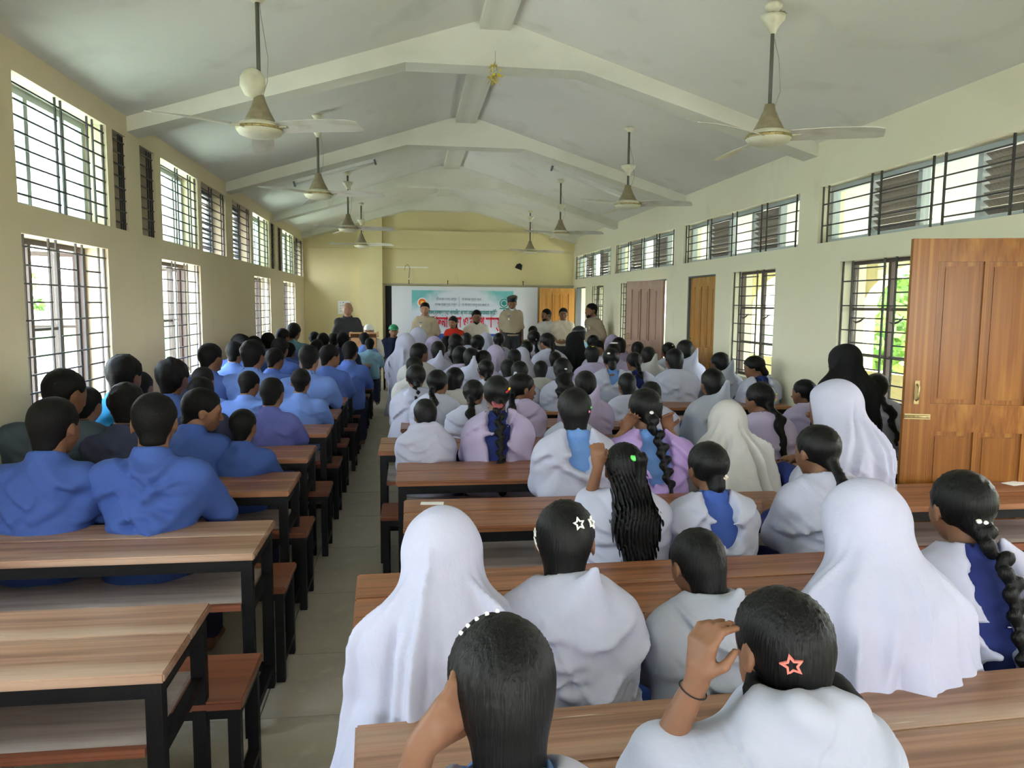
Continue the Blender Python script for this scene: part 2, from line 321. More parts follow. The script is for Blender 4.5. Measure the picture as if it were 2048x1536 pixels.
for y0,y1 in LR:
    WN[0]+=1;r=win_root(WN[0]);xo=XR+.14;W=y1-y0
    grille(r,XR+.03,y0,y1,.92,2.10,[(.0,.30),(.44,.86)],11,'grille_steel')
    frame_x(r,xo,y0,y1,.92,2.10,.03,.045,'frame_brown',(.5,))
    for a,b in((0,.5),(.5,1)):
        ya,yb=y0+W*a+.035,y0+W*b-.035
        for q in(1.30,1.69): box('rail',(xo-.015,ya,q-.012),(xo+.015,yb,q+.012),'frame_brown',r)
        for q in((.95,1.29),(1.312,1.68),(1.70,2.07)): box('pane',(xo-.002,ya,q[0]),(xo+.002,yb,q[1]),'glass_clear',r)
    for yy in(y0+W*.3,y0+W*.78):
        tube('window_stay',[(xo-.03,yy,1.62),(xo-.05,yy+.03,1.59),(xo-.05,yy+.09,1.575),(xo-.04,yy+.15,1.585)],[.006,.009,.009,.004],'frame_brown',r)
# ---------------------------------------------------------------- doors
def door_leaf(n,hinge,free,h,mt,front=-1):
    hx,hy=hinge;fx_,fy_=free;L=math.hypot(fx_-hx,fy_-hy);r=empty('door_%d'%n,(hx,hy,0),math.atan2(fy_-hy,fx_-hx),kind='structure')
    T=.02;st=.135
    box('stile',(0,-T,.01),(st,T,h),mt,r);box('stile',(L-st,-T,.01),(L,T,h),mt,r)
    for a,b in((.01,.18),(1.02,1.175),(h-.125,h)): box('rail',(st,-T,a),(L-st,T,b),mt,r)
    w=(L-2*st)
    for k in(1,2): box('muntin',(st+w*k/3-.012,-T*.9,.18),(st+w*k/3+.012,T*.9,1.02),mt,r);box('muntin',(st+w*k/3-.012,-T*.9,1.175),(st+w*k/3+.012,T*.9,h-.125),mt,r)
    for k in range(3):
        for a,b in((.18,1.02),(1.175,h-.125)):
            box('panel',(st+w*k/3+.006,-T*.28,a-.004),(st+w*(k+1)/3-.006,T*.28,b+.004),mt,r)
            box('panel_field',(st+w*k/3+.034,-T*.62,a+.025),(st+w*(k+1)/3-.034,T*.62,b-.025),mt,r,bev=.006)
    for s in(-1,1):
        box('handle_plate',(L-.075,s*T,1.17),(L-.05,s*(T+.004),1.30),'brass',r);tube('handle',[(L-.062,s*T,1.19),(L-.062,s*(T+.03),1.2),(L-.062,s*(T+.03),1.27),(L-.062,s*T,1.28)],.007,'brass',r)
        box('bolt_plate',(L-.14,s*T,1.085),(L-.005,s*(T+.005),1.115),'brass',r);tube('bolt',[(L-.13,s*(T+.012),1.10),(L+.0,s*(T+.012),1.10)],.007,'brass',r)
    return r
door_leaf(1,(3.71,3.665),(2.745,3.955),2.08,'door_wood')
door_leaf(2,(XR+.06,9.12),(XR+.06,10.03),2.08,'door_wood_yellow')
door_leaf(3,(3.70,10.93),(3.395,11.78),2.08,'door_wood_grey')
door_leaf(4,(3.70,17.10),(2.905,17.13),2.08,'door_wood_yellow')
for k,(a,b) in enumerate(DR):
    r=empty('door_%d'%(k+5),kind='structure');x=XR+.06
    for s0,s1 in((a,a+.02),(b-.02,b)): box('jamb',(XR+.01,s0,0),(XR+.12,s1,2.1),'frame_dark',r)
    box('lintel',(XR+.01,a,2.08),(XR+.12,b,2.1),'frame_dark',r)
# ---------------------------------------------------------------- corridor and outdoors
XO=6.2
struct(box('corridor_floor',(XR+.25,YB-2,-.12),(XO+.2,YE+3,-.01),'outer_floor'))
def arch_wall(y0,y1):
    """one bay of the corridor's outer wall: pier, parapet and a segmental arch"""
    w=.42;n=12;pts=[(y0,0),(y1,0),(y1,3.0),(y0,3.0)]
    bm=bmesh.new();a,b=y0+w,y1-w;cy=(a+b)/2;R=(b-a)/2
    arc=[(cy-R*math.cos(math.pi*i/n),1.65+.62*math.sin(math.pi*i/n)) for i in range(n+1)]
    quads=[[(y0,0),(a,0),(a,.85),(y0,.85)],[(a,0),(b,0),(b,.85),(a,.85)],[(b,0),(y1,0),(y1,.85),(b,.85)],[(y0,.85),(a,.85),(a,1.65),(y0,1.65)],[(b,.85),(y1,.85),(y1,1.65),(b,1.65)],
           [(y0,1.65),(a,1.65),(a,3.0),(y0,3.0)],[(b,1.65),(y1,1.65),(y1,3.0),(b,3.0)]]+[[arc[i],arc[i+1],(arc[i+1][0],3.0),(arc[i][0],3.0)] for i in range(n)]
    for q in quads:
        for x in(XO,XO+.2): bm.faces.new([bm.verts.new((x,p[0],p[1])) for p in q])
    edge=[(a,.85)]+arc+[(b,.85)]
    for i in range(len(edge)):
        p,q=edge[i],edge[(i+1)%len(edge)];bm.faces.new([bm.verts.new(c) for c in((XO,p[0],p[1]),(XO,q[0],q[1]),(XO+.2,q[0],q[1]),(XO+.2,p[0],p[1]))])
    bmesh.ops.remove_doubles(bm,verts=bm.verts,dist=1e-5);bmesh.ops.recalc_face_normals(bm,faces=bm.faces)
    me=bpy.data.meshes.new('corridor_wall');bm.to_mesh(me);bm.free();struct(link('corridor_wall',me,'outer_yellow'))
yy=YB
while yy<YE+1: arch_wall(yy,yy+3.45);yy+=3.45
struct(box('ground',(-90,-60,-1.35),(90,120,-1.2),'grass_green'))
mat('bounce_paving_pale',(.58,.54,.46),.9,.2,noise=((.5,.5,.5),(.50,.46,.39),.4,.7))
struct(box('bounce_paving',(-15,-30,-1.2),(XL-.25,30,-.35),'bounce_paving_pale'));struct(box('bounce_paving',(XO+.2,-30,-1.2),(12,30,-.9),'bounce_paving_pale'));struct(box('bounce_paving',(-15,-30,-1.2),(12,YB-.25,-.30),'bounce_paving_pale'))  # pale ground added around the hall to bounce daylight up to the ceiling
# ---------------------------------------------------------------- trees outside
def tree(x,y,z,h,r,m,label,seed):
    t=empty('tree',(x,y,z),label=label,category='tree',group='trees outside the windows')
    rr=random.Random(seed);tube('trunk',[(0,0,0),(.05*r,0,h*.3),(0,.05*r,h*.6)],[.18,.14,.08],'bark',t)
    V=[];F=[]
    for k in range(700):
        while 1:
            p=np.array([rr.uniform(-1,1) for _ in range(3)]);q=np.linalg.norm(p)
            if .45<q<1: break
        p=p*(1+.25*math.sin(p[0]*7+seed)*math.sin(p[2]*6))*np.array([r,r,h*.42])+np.array([0,0,h*.6]);s=rr.uniform(.12,.30)*(.35+r*.28)
        a=np.array([rr.gauss(0,1) for _ in range(3)]);a/=np.linalg.norm(a);b=np.cross(a,(rr.random(),rr.random(),rr.random()));b/=np.linalg.norm(b);i=len(V)
        V+= [tuple(p+a*s),tuple(p+b*s*.6),tuple(p-a*s),tuple(p-b*s*.6)];F.append((i,i+1,i+2,i+3))
    o=link('foliage',pyd('foliage',V,F),m,t);o['kind']='stuff'
TL=['wide bright green tree beyond the corridor, far right window','low yellow green bush beyond the corridor parapet','dense green tree outside the second right window','pale green tree on the slope beyond the corridor','distant green tree beyond the nearest left window','distant green tree beyond the second left window','distant rounded tree beyond the far left windows']
for k,(x,y,h,r,m) in enumerate([(17,13,4.0,3.2,'leaf_green'),(14,20,2.8,2.2,'leaf_green'),(19,27,4.6,3.6,'leaf_green'),(28,42,6.0,5,'leaf_green'),(-34,30,4.6,4,'leaf_green'),(-40,48,5.4,5,'leaf_green'),(-36,70,5.6,5,'leaf_green')]):
    tree(x,y,-1.2,h,r,m,TL[k],k)
# ---------------------------------------------------------------- ceiling fans
def fan(x,y,z,ang,label,cup,style):
    zc=ZR-sl*abs(x-XM);r=empty('ceiling_fan',(x,y,z),label=label,category='fan',group='ceiling fans with three blades')
    tube('rod',[(0,0,.10),(0,0,zc-z-.01)],.013,'rod_green',r)
    lathe('hook_plate',[(.03,-.05),(.055,-.02),(.055,0)],'fan_cream',r,loc=(0,0,zc-z-.005))
    lathe('bell',[(.030,.21),(.040,.17),(.066,.11),(.095,.055),(.098,.045)],'fan_brown',r)
    lathe('motor',[(.098,.045),(.125,.035),(.142,.012),(.145,-.008),(.128,-.032),(.085,-.048),(.0,-.052)],'fan_cream',r)
    lathe('trim_ring',[(.146,.010),(.1485,.004),(.1485,-.004),(.146,-.008)],'brass',r)
    if cup: lathe('canopy',[(.018,-.09),(.035,-.05),(.075,-.005),(.08,.02)],'fan_cream',r,loc=(0,0,cup))
    for k in range(3):
        a=math.radians(ang+120*k);b=empty('blade_mount',(0,0,0),a) if 0 else None
        L0,L1=.135,.69;n=10;V=[];F=[]
        for i in range(n+1):
            t=i/n;rr_=L0+(L1-L0)*t;w=.060+.016*math.sin(t*2.2);
            if t>.93: w*=.78
            tw=-.36*(1-.35*t);zz=.006-.018*t
            for s_,th in((-1,.002),(1,.002),(1,-.002),(-1,-.002)):
                V.append((rr_,s_*w*math.cos(tw),zz+s_*w*math.sin(tw)+th+.006*math.sin(t*3)))
        for i in range(n):
            for j in range(4): F.append((i*4+j,(i+1)*4+j,(i+1)*4+(j+1)%4,i*4+(j+1)%4))
        F.append((0,1,2,3));F.append((n*4+3,n*4+2,n*4+1,n*4))
        o=link('blade',pyd('blade',V,F),'fan_blade_pink' if style and k==1 else 'fan_blade',r);o.rotation_euler=(0,0,a)
        s=link('blade_arm',pyd('arm',[(x_,y_,z_) for x_ in(.11,.20) for y_ in(-.022,.022) for z_ in(.0,.008)],[(0,1,3,2),(4,6,7,5),(0,4,5,1),(2,3,7,6),(0,2,6,4),(1,5,7,3)]),'fan_cream',r);s.rotation_euler=(0,0,a)
    tube('wire',[(.02,0,.2),(.05,.01,.3),(.055,.02,.45),(.02,0,zc-z-.12),(.015,0,zc-z-.04)] if not style else [(.02,0,.15),(.07,0,.3),(.05,0,.5),(.015,0,.62)],.0025,'wire',r,n=5)
    return r
F0=fan(-.932,5.19,2.795,-22,'nearest left ceiling fan with its canopy slipped down onto the motor',0,0)
lathe('slipped_canopy',[(.012,-.10),(.05,-.085),(.078,-.03),(.075,.02),(.05,.06),(.02,.08)],'fan_cream',F0,loc=(-.035,-.02,.29))
fan(-.92,8.29,2.82,-15,'second ceiling fan from the camera in the left row',.66,0)
fan(-.89,11.83,2.81,-10,'third ceiling fan from the camera in the left row',.66,0)
fan(-.905,15.31,2.83,-28,'farthest ceiling fan in the left row',.46,0)
fan(2.33,4.89,2.80,-27,'nearest right ceiling fan with white canopy at the ceiling',.74,1)
fan(2.373,8.32,2.80,-27,'second ceiling fan from the camera in the right row, canopy halfway down its rod',.40,1)
fan(2.34,11.95,2.815,-30,'third ceiling fan from the camera in the right row',.42,1)
fan(2.44,15.62,2.785,-12,'farthest ceiling fan in the right row',.68,1)
for a in((1.92,4.55,.06,.035,1),(2.16,4.60,.085,.05,2),(2.42,4.95,.03,.03,3),(2.98,3.75,.05,.06,4),(3.12,3.78,.045,.035,5),(3.02,3.35,.07,.04,6),(2.08,4.45,.05,.035,7),(3.3,3.3,.06,.03,8)): patch(*a)
# fluorescent fittings on the second beam
def tube_light(x0,z0,x1,z1,label):
    y=10.20;L=math.hypot(x1-x0,z1-z0);r=empty('tube_light',((x0+x1)/2,y,(z0+z1)/2),label=label,category='light');r.rotation_euler=(0,-math.atan2(z1-z0,x1-x0),0)
    box('batten',(-L/2,-.035,-.02),(L/2,.02,.03),'tube_white',r,bev=.004);tube('lamp',[(-L/2+.03,-.055,-.03),(L/2-.03,-.055,-.03)],.014,'tube_white',r)
    for s in(-1,1): box('lamp_holder',(s*(L/2-.025)-.012,-.075,-.055),(s*(L/2-.025)+.012,-.03,.01),'frame_dark',r)
struct(box('plaster_patch',(-.28,YE-.008,2.50),(.42,YE,2.53),'outer_white'))
tube_light(-1.45,3.205,-.40,3.52,'unlit fluorescent tube fitting on the left slope of the second beam')
tube_light(1.85,3.515,2.88,3.14,'unlit fluorescent tube fitting on the right slope of the second beam')
g=empty('garland',(.74,6.77,3.735),label='small gold tinsel garland hanging under the nearest beam',category='garland')
tube('string',[(0,0,.12),(0,0,.0)],.002,'wire',g,n=4)
rr=random.Random(3);V=[];F=[]
for k in range(60):
    a=rr.random()*6.28;p=np.array([math.cos(a)*rr.uniform(.01,.07),math.sin(a)*.03,-rr.uniform(.0,.16)]);q=np.array([rr.gauss(0,.016) for _ in range(3)]);w=np.array([rr.gauss(0,.008) for _ in range(3)]);i=len(V)
    V+=[tuple(p+q),tuple(p+w),tuple(p-q),tuple(p-w)];F.append((i,i+1,i+2,i+3))
link('tinsel',pyd('tinsel',V,F),'gold',g)['kind']='stuff'
# ---------------------------------------------------------------- desks and benches
def desk(x0,x1,y0,y1,rz,label,group,wm='desk_wood'):
    L=x1-x0;D=y1-y0;r=empty('desk',(x0,y0,0),rz,label=label,category='desk',group=group);t=.042
    for k,(a,b) in enumerate(((0,.52),(.525,1))): box('plank',(0,D*a,.722),(L,D*b-.001,.75),wm,r,bev=.005)
    for xx in(.012,L-.012-t):
        for yy in(.015,D-.015-t): box('leg',(xx,yy,0),(xx+t,yy+t,.722),'black_steel',r)
        box('side_rail',(xx,.015+t,.68),(xx+t,D-.015-t,.722),'black_steel',r);box('side_rail',(xx+.006,.015+t,.50),(xx+t-.006,D-.015-t,.53),'black_steel',r)
        box('foot_rail',(xx,.015+t,.08),(xx+t,D-.015-t,.11),'black_steel',r)
    box('apron',(.012+t,.018,.675),(L-.012-t,.018+.03,.722),'black_steel',r);box('apron',(.012+t,D-.05,.675),(L-.012-t,D-.02,.722),'black_steel',r)
    box('shelf',(.012+t,.02,.53),(L-.012-t,D-.05,.548),'shelf_board',r);box('shelf_lip',(.012+t,.0,.525),(L-.012-t,.02,.55),'bench_wood',r)
    box('foot_bar',(.012+t,D-.055,.08),(L-.012-t,D-.02,.11),'black_steel',r)
    return r
def bench(x0,x1,y0,y1,rz,label,group):
    L=x1-x0;D=y1-y0;r=empty('bench',(x0,y0,0),rz,label=label,category='bench',group=group);t=.038
    box('seat',(0,0,.415),(L,D,.445),'bench_wood',r,bev=.006)
    for xx in(.012,L-.012-t):
        for yy in(.015,D-.015-t): box('leg',(xx,yy,0),(xx+t,yy+t,.415),'black_steel',r)
        box('side_rail',(xx,.015+t,.38),(xx+t,D-.015-t,.415),'black_steel',r);box('foot_rail',(xx,.015+t,.08),(xx+t,D-.015-t,.105),'black_steel',r)
    box('apron',(.012+t,.018,.38),(L-.012-t,.045,.415),'black_steel',r);box('apron',(.012+t,D-.045,.38),(L-.012-t,D-.018,.415),'black_steel',r)
ORD=['nearest the camera','second','third','fourth','fifth','sixth','seventh','eighth','ninth','tenth','eleventh','twelfth','thirteenth','fourteenth']
LD=[(1.08,1.56,-.64),(1.99,2.47,-.63),(2.95,3.42,-.59),(3.94,4.41,-.61),(4.77,5.25,-.62),(5.69,6.17,-.60),(6.60,7.07,-.61),(7.48,7.95,-.62),(8.38,8.85,-.60),(9.3,9.77,-.62),(10.2,10.67,-.60),(11.1,11.57,-.61),(12.0,12.47,-.60)]
def olab(what,i,blk): return ('%s in the %s, %s'%(what,blk,ORD[0])) if i==0 else '%s, %s from the camera in the %s'%(what,ORD[i],blk)
for i,(a,b,x) in enumerate(LD):
    desk(-2.20 if i>2 else -2.16,x,a,b,.0,olab('wooden topped black steel desk',i,'left block'),'desks of the left block','desk_wood_worn_sheen' if i<3 else 'desk_wood')
    bench(-2.17,x+.06,a-.54,a-.19,0,olab('reddish wooden bench',i,'left block'),'benches of the left block')
RD=[(1.22,1.69,-.105,1.95,.045,),(2.20,2.68,-.17,1.75,.035),(3.22,3.71,-.03,1.88,.0),(4.10,4.61,-.075,1.9,0),(4.97,5.50,-.205,1.85,0),(5.86,6.34,-.07,1.85,0),(6.72,7.18,-.10,1.85,0),(7.6,8.06,-.08,1.85,0),(8.5,8.96,-.1,1.85,0),(9.4,9.86,-.08,1.85,0),(10.3,10.76,-.1,1.85,0),(11.2,11.66,-.08,1.85,0)]
for i,(a,b,x,x1,rz) in enumerate(RD):
    desk(x,x1,a,b,rz,olab('wooden topped black steel desk',i,'middle block'),'desks of the middle block','desk_wood_worn_sheen' if i==0 else 'desk_wood')
    if i: bench(x+.03,x1-.02,a-.45,a-.13,rz,olab('reddish wooden bench',i-1,'middle block'),'benches of the middle block')
D2=[(3.33,3.79,2.13,3.60),(4.02,4.50,2.285,3.66),(5.95,6.4,2.25,3.62),(6.92,7.38,2.37,3.66),(7.85,8.3,2.35,3.66),(8.8,9.25,2.35,3.62),(9.7,10.15,2.35,3.62)]
for i,(a,b,x,x1) in enumerate(D2):
    desk(x,x1,a,b,0,olab('wooden topped black steel desk',i,'right block by the doors'),'desks of the right block')
    if i: bench(x+.05,x1-.06,a-.42,a-.10,0,olab('reddish wooden bench',i-1,'right block by the doors'),'benches of the right block')
bench(2.3,3.55,2.88,3.2,0,'reddish wooden bench at the far right, before the nearest right desk','benches of the right block')
# small things lying on the desks
def prop(name,a,b,m,label,cat,rz=0,z=.7505):
    o=box(name,(-(b[0]-a[0])/2,-(b[1]-a[1])/2,0),((b[0]-a[0])/2,(b[1]-a[1])/2,a[2]),m,bev=min(.002,a[2]*.3));o.location=((a[0]+b[0])/2,(a[1]+b[1])/2,z+a[2]/2);o.rotation_euler=(0,0,rz);o['label']=label;o['category']=cat;return o
ph=prop('phone',(2.93,4.38,.009),(3.09,4.47,.009),'phone_black','black phone lying on the right desk beside the open door','phone',.15)
prop('paper_slip',(.05,3.60,.002),(.16,3.65,.002),'paper','white paper slip on the aisle corner of the third middle desk','paper',-.1)
prop('paper_slip',(3.22,3.70,.002),(3.36,3.77,.002),'paper','torn white paper on the nearest right desk beside the braided girl','paper',.3)
prop('paper_slip',(-.06,5.44,.003),(.02,5.50,.003),'paper','white card on the aisle corner of the fifth middle desk','paper')
prop('exercise_book',(-1.62,4.98,.008),(-1.46,5.2,.008),'paper','open white exercise book on a left desk below the dark haired boy','book',.2)
prop('exercise_book',(-1.32,7.62,.008),(-1.12,7.86,.008),'paper_pink','pink covered exercise book on a left desk in the middle rows','book',-.2)
prop('exercise_book',(-2.0,4.08,.008),(-1.82,4.30,.008),'paper','white exercise book on the fourth left desk beside the large boy','book',.1)
tube('hair_strand_note',[(0,0,0),(0,0,0)],.001,'wire') if 0 else None
# ---------------------------------------------------------------- front of the hall
bd=empty('display_board',(1.22,YE-.06,0),label='large white board covering the end wall behind the banner',category='board')
box('panel',(-1.60,-.03,.62),(1.67,.03,2.10),'board_white',bd);box('frame',(-1.74,-.02,.60),(-1.60,.05,2.10),'ink_black',bd);box('frame',(-1.60,-.035,.59),(1.67,.04,.62),'frame_pale',bd)
# printed banner
bm_=bpy.data.materials.new('banner_print');bm_.use_nodes=True;t=bm_.node_tree;b=t.nodes['Principled BSDF'];b.inputs['Roughness'].default_value=.55
tc=t.nodes.new('ShaderNodeTexCoord');sp=t.nodes.new('ShaderNodeSeparateXYZ');t.links.new(tc.outputs['Object'],sp.inputs[0])
def mth(op,a,b_=None,clamp=False):
    n=t.nodes.new('ShaderNodeMath');n.operation=op;n.use_clamp=clamp
    for i,v in enumerate((a,b_)):
        if v is None: continue
        if isinstance(v,(int,float)): n.inputs[i].default_value=v
        else: t.links.new(v,n.inputs[i])
    return n.outputs[0]
ab=mth('ABSOLUTE',sp.outputs['X']);v1=mth('SUBTRACT',ab,.55);v2=mth('MULTIPLY',mth('SUBTRACT',sp.outputs['Z'],.45),1.6)
nz=t.nodes.new('ShaderNodeTexNoise');nz.inputs['Scale'].default_value=6;t.links.new(tc.outputs['Object'],nz.inputs['Vector'])
fac=mth('MULTIPLY',mth('ADD',mth('ADD',v1,v2),mth('MULTIPLY',mth('SUBTRACT',nz.outputs['Fac'],.5),.5)),2.2,True)
mx=t.nodes.new('ShaderNodeMix');mx.data_type='RGBA';t.links.new(fac,mx.inputs[0]);mx.inputs[6].default_value=(.66,.72,.86,1);mx.inputs[7].default_value=(.16,.50,.55,1);t.links.new(mx.outputs[2],b.inputs['Base Color']);M['banner_print']=bm_
bn=empty('banner',(1.19,YE-.12,1.37),label='printed blue and white banner with red headline on the end wall',category='banner')
def sheet(x0,x1,z0,z1,m,name='sheet',y=0,par=bn):
    n=12;V=[];F=[]
    for i in range(n+1):
        xx=x0+(x1-x0)*i/n
        for zz in(z0,z1):
            for q in(-.003,.003): V.append((xx,y+q+(.006*math.sin(i*1.9) if name=='sheet' else 0),zz))
    for i in range(n):
        a=i*4;b_=a+4;F+=[(a,b_,b_+2,a+2),(a+1,a+3,b_+3,b_+1),(a,a+1,b_+1,b_),(a+2,b_+2,b_+3,a+3)]
    F+=[(0,2,3,1),(n*4,n*4+1,n*4+3,n*4+2)];return link(name,pyd(name,V,F),m,par)
sheet(-1.13,1.14,-.50,.64,'banner_print');sheet(-1.13,1.14,-.50,-.32,'ink_blue','blue_strip',-.012)
def text(s,x,z,size,m,parent,name='lettering',y=-.02,align='CENTER',bold=.0,sx_=1):
    cu=bpy.data.curves.new(name,'FONT');cu.body=s;cu.size=size;cu.align_x=align;cu.offset=bold;cu.extrude=.001;cu.resolution_u=2
    tmp=bpy.data.objects.new(name,cu);C.objects.link(tmp);bpy.context.view_layer.update();me=bpy.data.meshes.new_from_object(tmp.evaluated_get(bpy.context.evaluated_depsgraph_get()));bpy.data.objects.remove(tmp);me.materials.clear()
    o=bpy.data.objects.new(name,me);C.objects.link(o);o.parent=parent;o.location=(x,y,z);o.rotation_euler=(math.pi/2,0,0);o.scale=(sx_,1,1);me.materials.append(M[m]);return o
text('\u099c\u09c0\u09ac\u09a8\u0995\u09c7 \u09ad\u09be\u09b2\u09cb\u09ac\u09be\u09b8\u09c1\u09a8',-.14,.42,.085,'ink_grey',bn,align='RIGHT',sx_=.62)
text('\u09ae\u09be\u09a6\u0995 \u09a5\u09c7\u0995\u09c7 \u09a6\u09c2\u09b0\u09c7 \u09a5\u09be\u0995\u09c1\u09a8',-.14,.30,.085,'ink_grey',bn,align='RIGHT',sx_=.62)
text('\u09af\u09c7 \u09ae\u09be\u09a6\u0995 \u0997\u09cd\u09b0\u09b9\u09a3 \u0995\u09b0\u09c7',-.02,.42,.085,'ink_grey',bn,align='LEFT',sx_=.62)
text('\u09b8\u09c7 \u0995\u0996\u09a8\u09cb \u09ac\u09a8\u09cd\u09a7\u09c1 \u09b9\u09a4\u09c7 \u09aa\u09be\u09b0\u09c7 \u09a8\u09be',-.02,.30,.085,'ink_grey',bn,align='LEFT',sx_=.62)
box('divider',(-.085,-.02,.28),(-.078,-.015,.50),'ink_grey',bn)
text('\u09af\u09c1\u09ac\u09b8\u09ae\u09be\u099c\u09c7 \u09ae\u09be\u09a6\u0995\u09a6\u09cd\u09b0\u09ac\u09cd\u09af\u09c7\u09b0 \u0995\u09cd\u09b7\u09a4\u09bf\u0995\u09b0 \u09aa\u09cd\u09b0\u09ad\u09be\u09ac \u09b8\u09ae\u09cd\u09aa\u09b0\u09cd\u0995\u09c7 \u09b8\u099a\u09c7\u09a4\u09a8\u09a4\u09be \u09b8\u09c3\u09b7\u09cd\u099f\u09bf\u09b0',-.05,.11,.13,'ink_teal',bn,bold=.003,sx_=.44)
text('\u0986\u09b2\u09cb\u099a\u09a8\u09be \u09b8\u09ad\u09be \u0993 \u09b6\u09aa\u09a5 \u09ac\u09be\u0995\u09cd\u09af',-.06,-.17,.33,'ink_red',bn,bold=.010,sx_=.47)
text('\u09b8\u09cd\u0995\u09c1\u09b2 \u0993 \u0995\u09b2\u09c7\u099c',.80,-.45,.11,'ink_white',bn)
def disc(r0,r1,m,x,z,y,name='emblem'):
    n=28;V=[];F=[]
    for rr_ in(r0,r1):
        for j in range(n): V.append((x+rr_*math.cos(6.2832*j/n),y,z+rr_*math.sin(6.2832*j/n)))
    for j in range(n): F.append((j,(j+1)%n,n+(j+1)%n,n+j))
    if r0<1e-4: pass
    return link(name,pyd(name,V,F),m,bn)
disc(0,.085,'ink_orange',-.90,.37,-.015);disc(.085,.105,'ink_white',-.90,.37,-.014);disc(0,.035,'gold',-.90,.37,-.018)
disc(.08,.10,'ink_teal',.93,.37,-.015);disc(0,.05,'ink_teal',.93,.365,-.016);box('emblem_ribbon',(.83,-.018,.235),(1.03,-.015,.262),'ink_teal',bn)
for i in range(5): V=[];a=i*1.2566+1.57;box('emblem_ray',(.93+.065*math.cos(a)-.008,-.019,.37+.065*math.sin(a)-.008),(.93+.065*math.cos(a)+.008,-.016,.37+.065*math.sin(a)+.008),'ink_white',bn)
# notice sheet and little wall fittings
nt_=empty('notice',(-1.42,YE-.045,1.62),label='white paper notice with small drawings on the end wall behind the speaker',category='notice')
box('sheet',(-.13,-.003,-.15),(.13,.003,.14),'paper',nt_)
for i in range(4):
    for j in range(3): box('print_mark',(-.09+.06*j,-.005,.09-.06*i),(-.06+.06*j+.01*(i%2),-.0035,.10-.06*i+.012*(j%2)),'ink_grey',nt_)
for k,xx in enumerate((-.0,.86,2.56)):
    tube('hook',[(xx+.0,YE-.02,2.22),(xx,YE-.07,2.23),(xx,YE-.075,2.15)],.010,'ink_black')
    o=bpy.data.objects[-1] if 0 else C.objects[-1];o['label']=['black iron hook above the board, left one','black iron hook above the board, middle one','black iron hook above the board, right one'][k];o['category']='hook'
vn=empty('vent_hole',(2.46,YE-.0,2.56),label='black rag stuffed in a hole high on the end wall',category='rag')
link('rag',pyd('rag',[(x_*.09,y_*.05-.02,z_*.09) for x_,y_,z_ in[(-1,0,-.2),(-.5,-.4,.6),(.3,-.6,.9),(.9,-.2,.4),(.7,-.3,-.9),(-.2,-.8,-.5),(0,.5,0)]],[(0,1,5),(1,2,5),(2,3,5),(3,4,5),(4,0,5),(0,1,6),(1,2,6),(2,3,6),(3,4,6),(4,0,6)]),'ink_black',vn)
tube('cable_loop',[(.0,YE-.02,2.28),(.02,YE-.03,2.5),(-.03,YE-.03,2.58),(-.08,YE-.03,2.53),(-.09,YE-.02,2.46)],.006,'frame_dark');o=C.objects[-1];o['label']='bent grey wire on the end wall above the board';o['category']='wire'
# lectern
lc=empty('lectern',(-.80,14.0,0),label='pale varnished wooden lectern beside the speaker',category='lectern')
box('body_panel',(-.22,-.17,.06),(.22,.17,1.10),'lectern_wood',lc,bev=.006);box('inset_panel',(-.17,-.18,.18),(.17,-.165,.98),'lectern_wood',lc,bev=.004)
o=box('reading_top',(-.25,-.22,-.012),(.25,.22,.012),'lectern_wood',lc,bev=.004);o.location=(0,0,1.15);o.rotation_euler=(math.radians(-10),0,0)
box('plinth',(-.25,-.20,0),(.25,.20,.06),'lectern_wood',lc,bev=.006)
for s in(-1,1): box('side_rim',(s*.235-.012,-.20,1.12),(s*.235+.012,.20,1.20),'lectern_wood',lc,bev=.003)
tt=desk(-1.02,-.50,13.2,13.6,0,'small wooden table standing before the lectern','desks of the left block')
tt['group']='desks of the left block'
for k,(x,y,bz,lab) in enumerate(((.89,15.9,.18,'dark wooden chair under the lady in red'),(1.37,16.0,.22,'dark wooden chair under the man in white tunic'),(2.42,15.2,0,'dark chair under the small man in olive shirt'),(-.33,15.6,0,'chair under the man in the green cap'),(-.97,15.6,0,'chair under the boy behind the lectern'),(-.735,15.0,0,'chair under the man with the skull cap'))):
    ch=empty('chair',(x,y,bz if bz!=.22 else .18),math.pi,label=lab,category='chair',group='chairs at the front of the hall')
    z0=.445 if bz!=.22 else .485
    box('seat',(-.19,-.17,z0-.03),(.19,.21,z0),'bench_wood',ch,bev=.004)
    for a_ in(-.18,.15):
        for b_ in(-.16,.175): box('leg',(a_,b_,0),(a_+.03,b_+.03,z0-.03),'black_steel',ch)
    box('backrest',(-.19,-.20,.60),(.19,-.18,.86),'bench_wood',ch,bev=.004)
    for a_ in(-.18,.15): box('back_post',(a_,-.20,.4),(a_+.03,-.17,.86),'black_steel',ch)
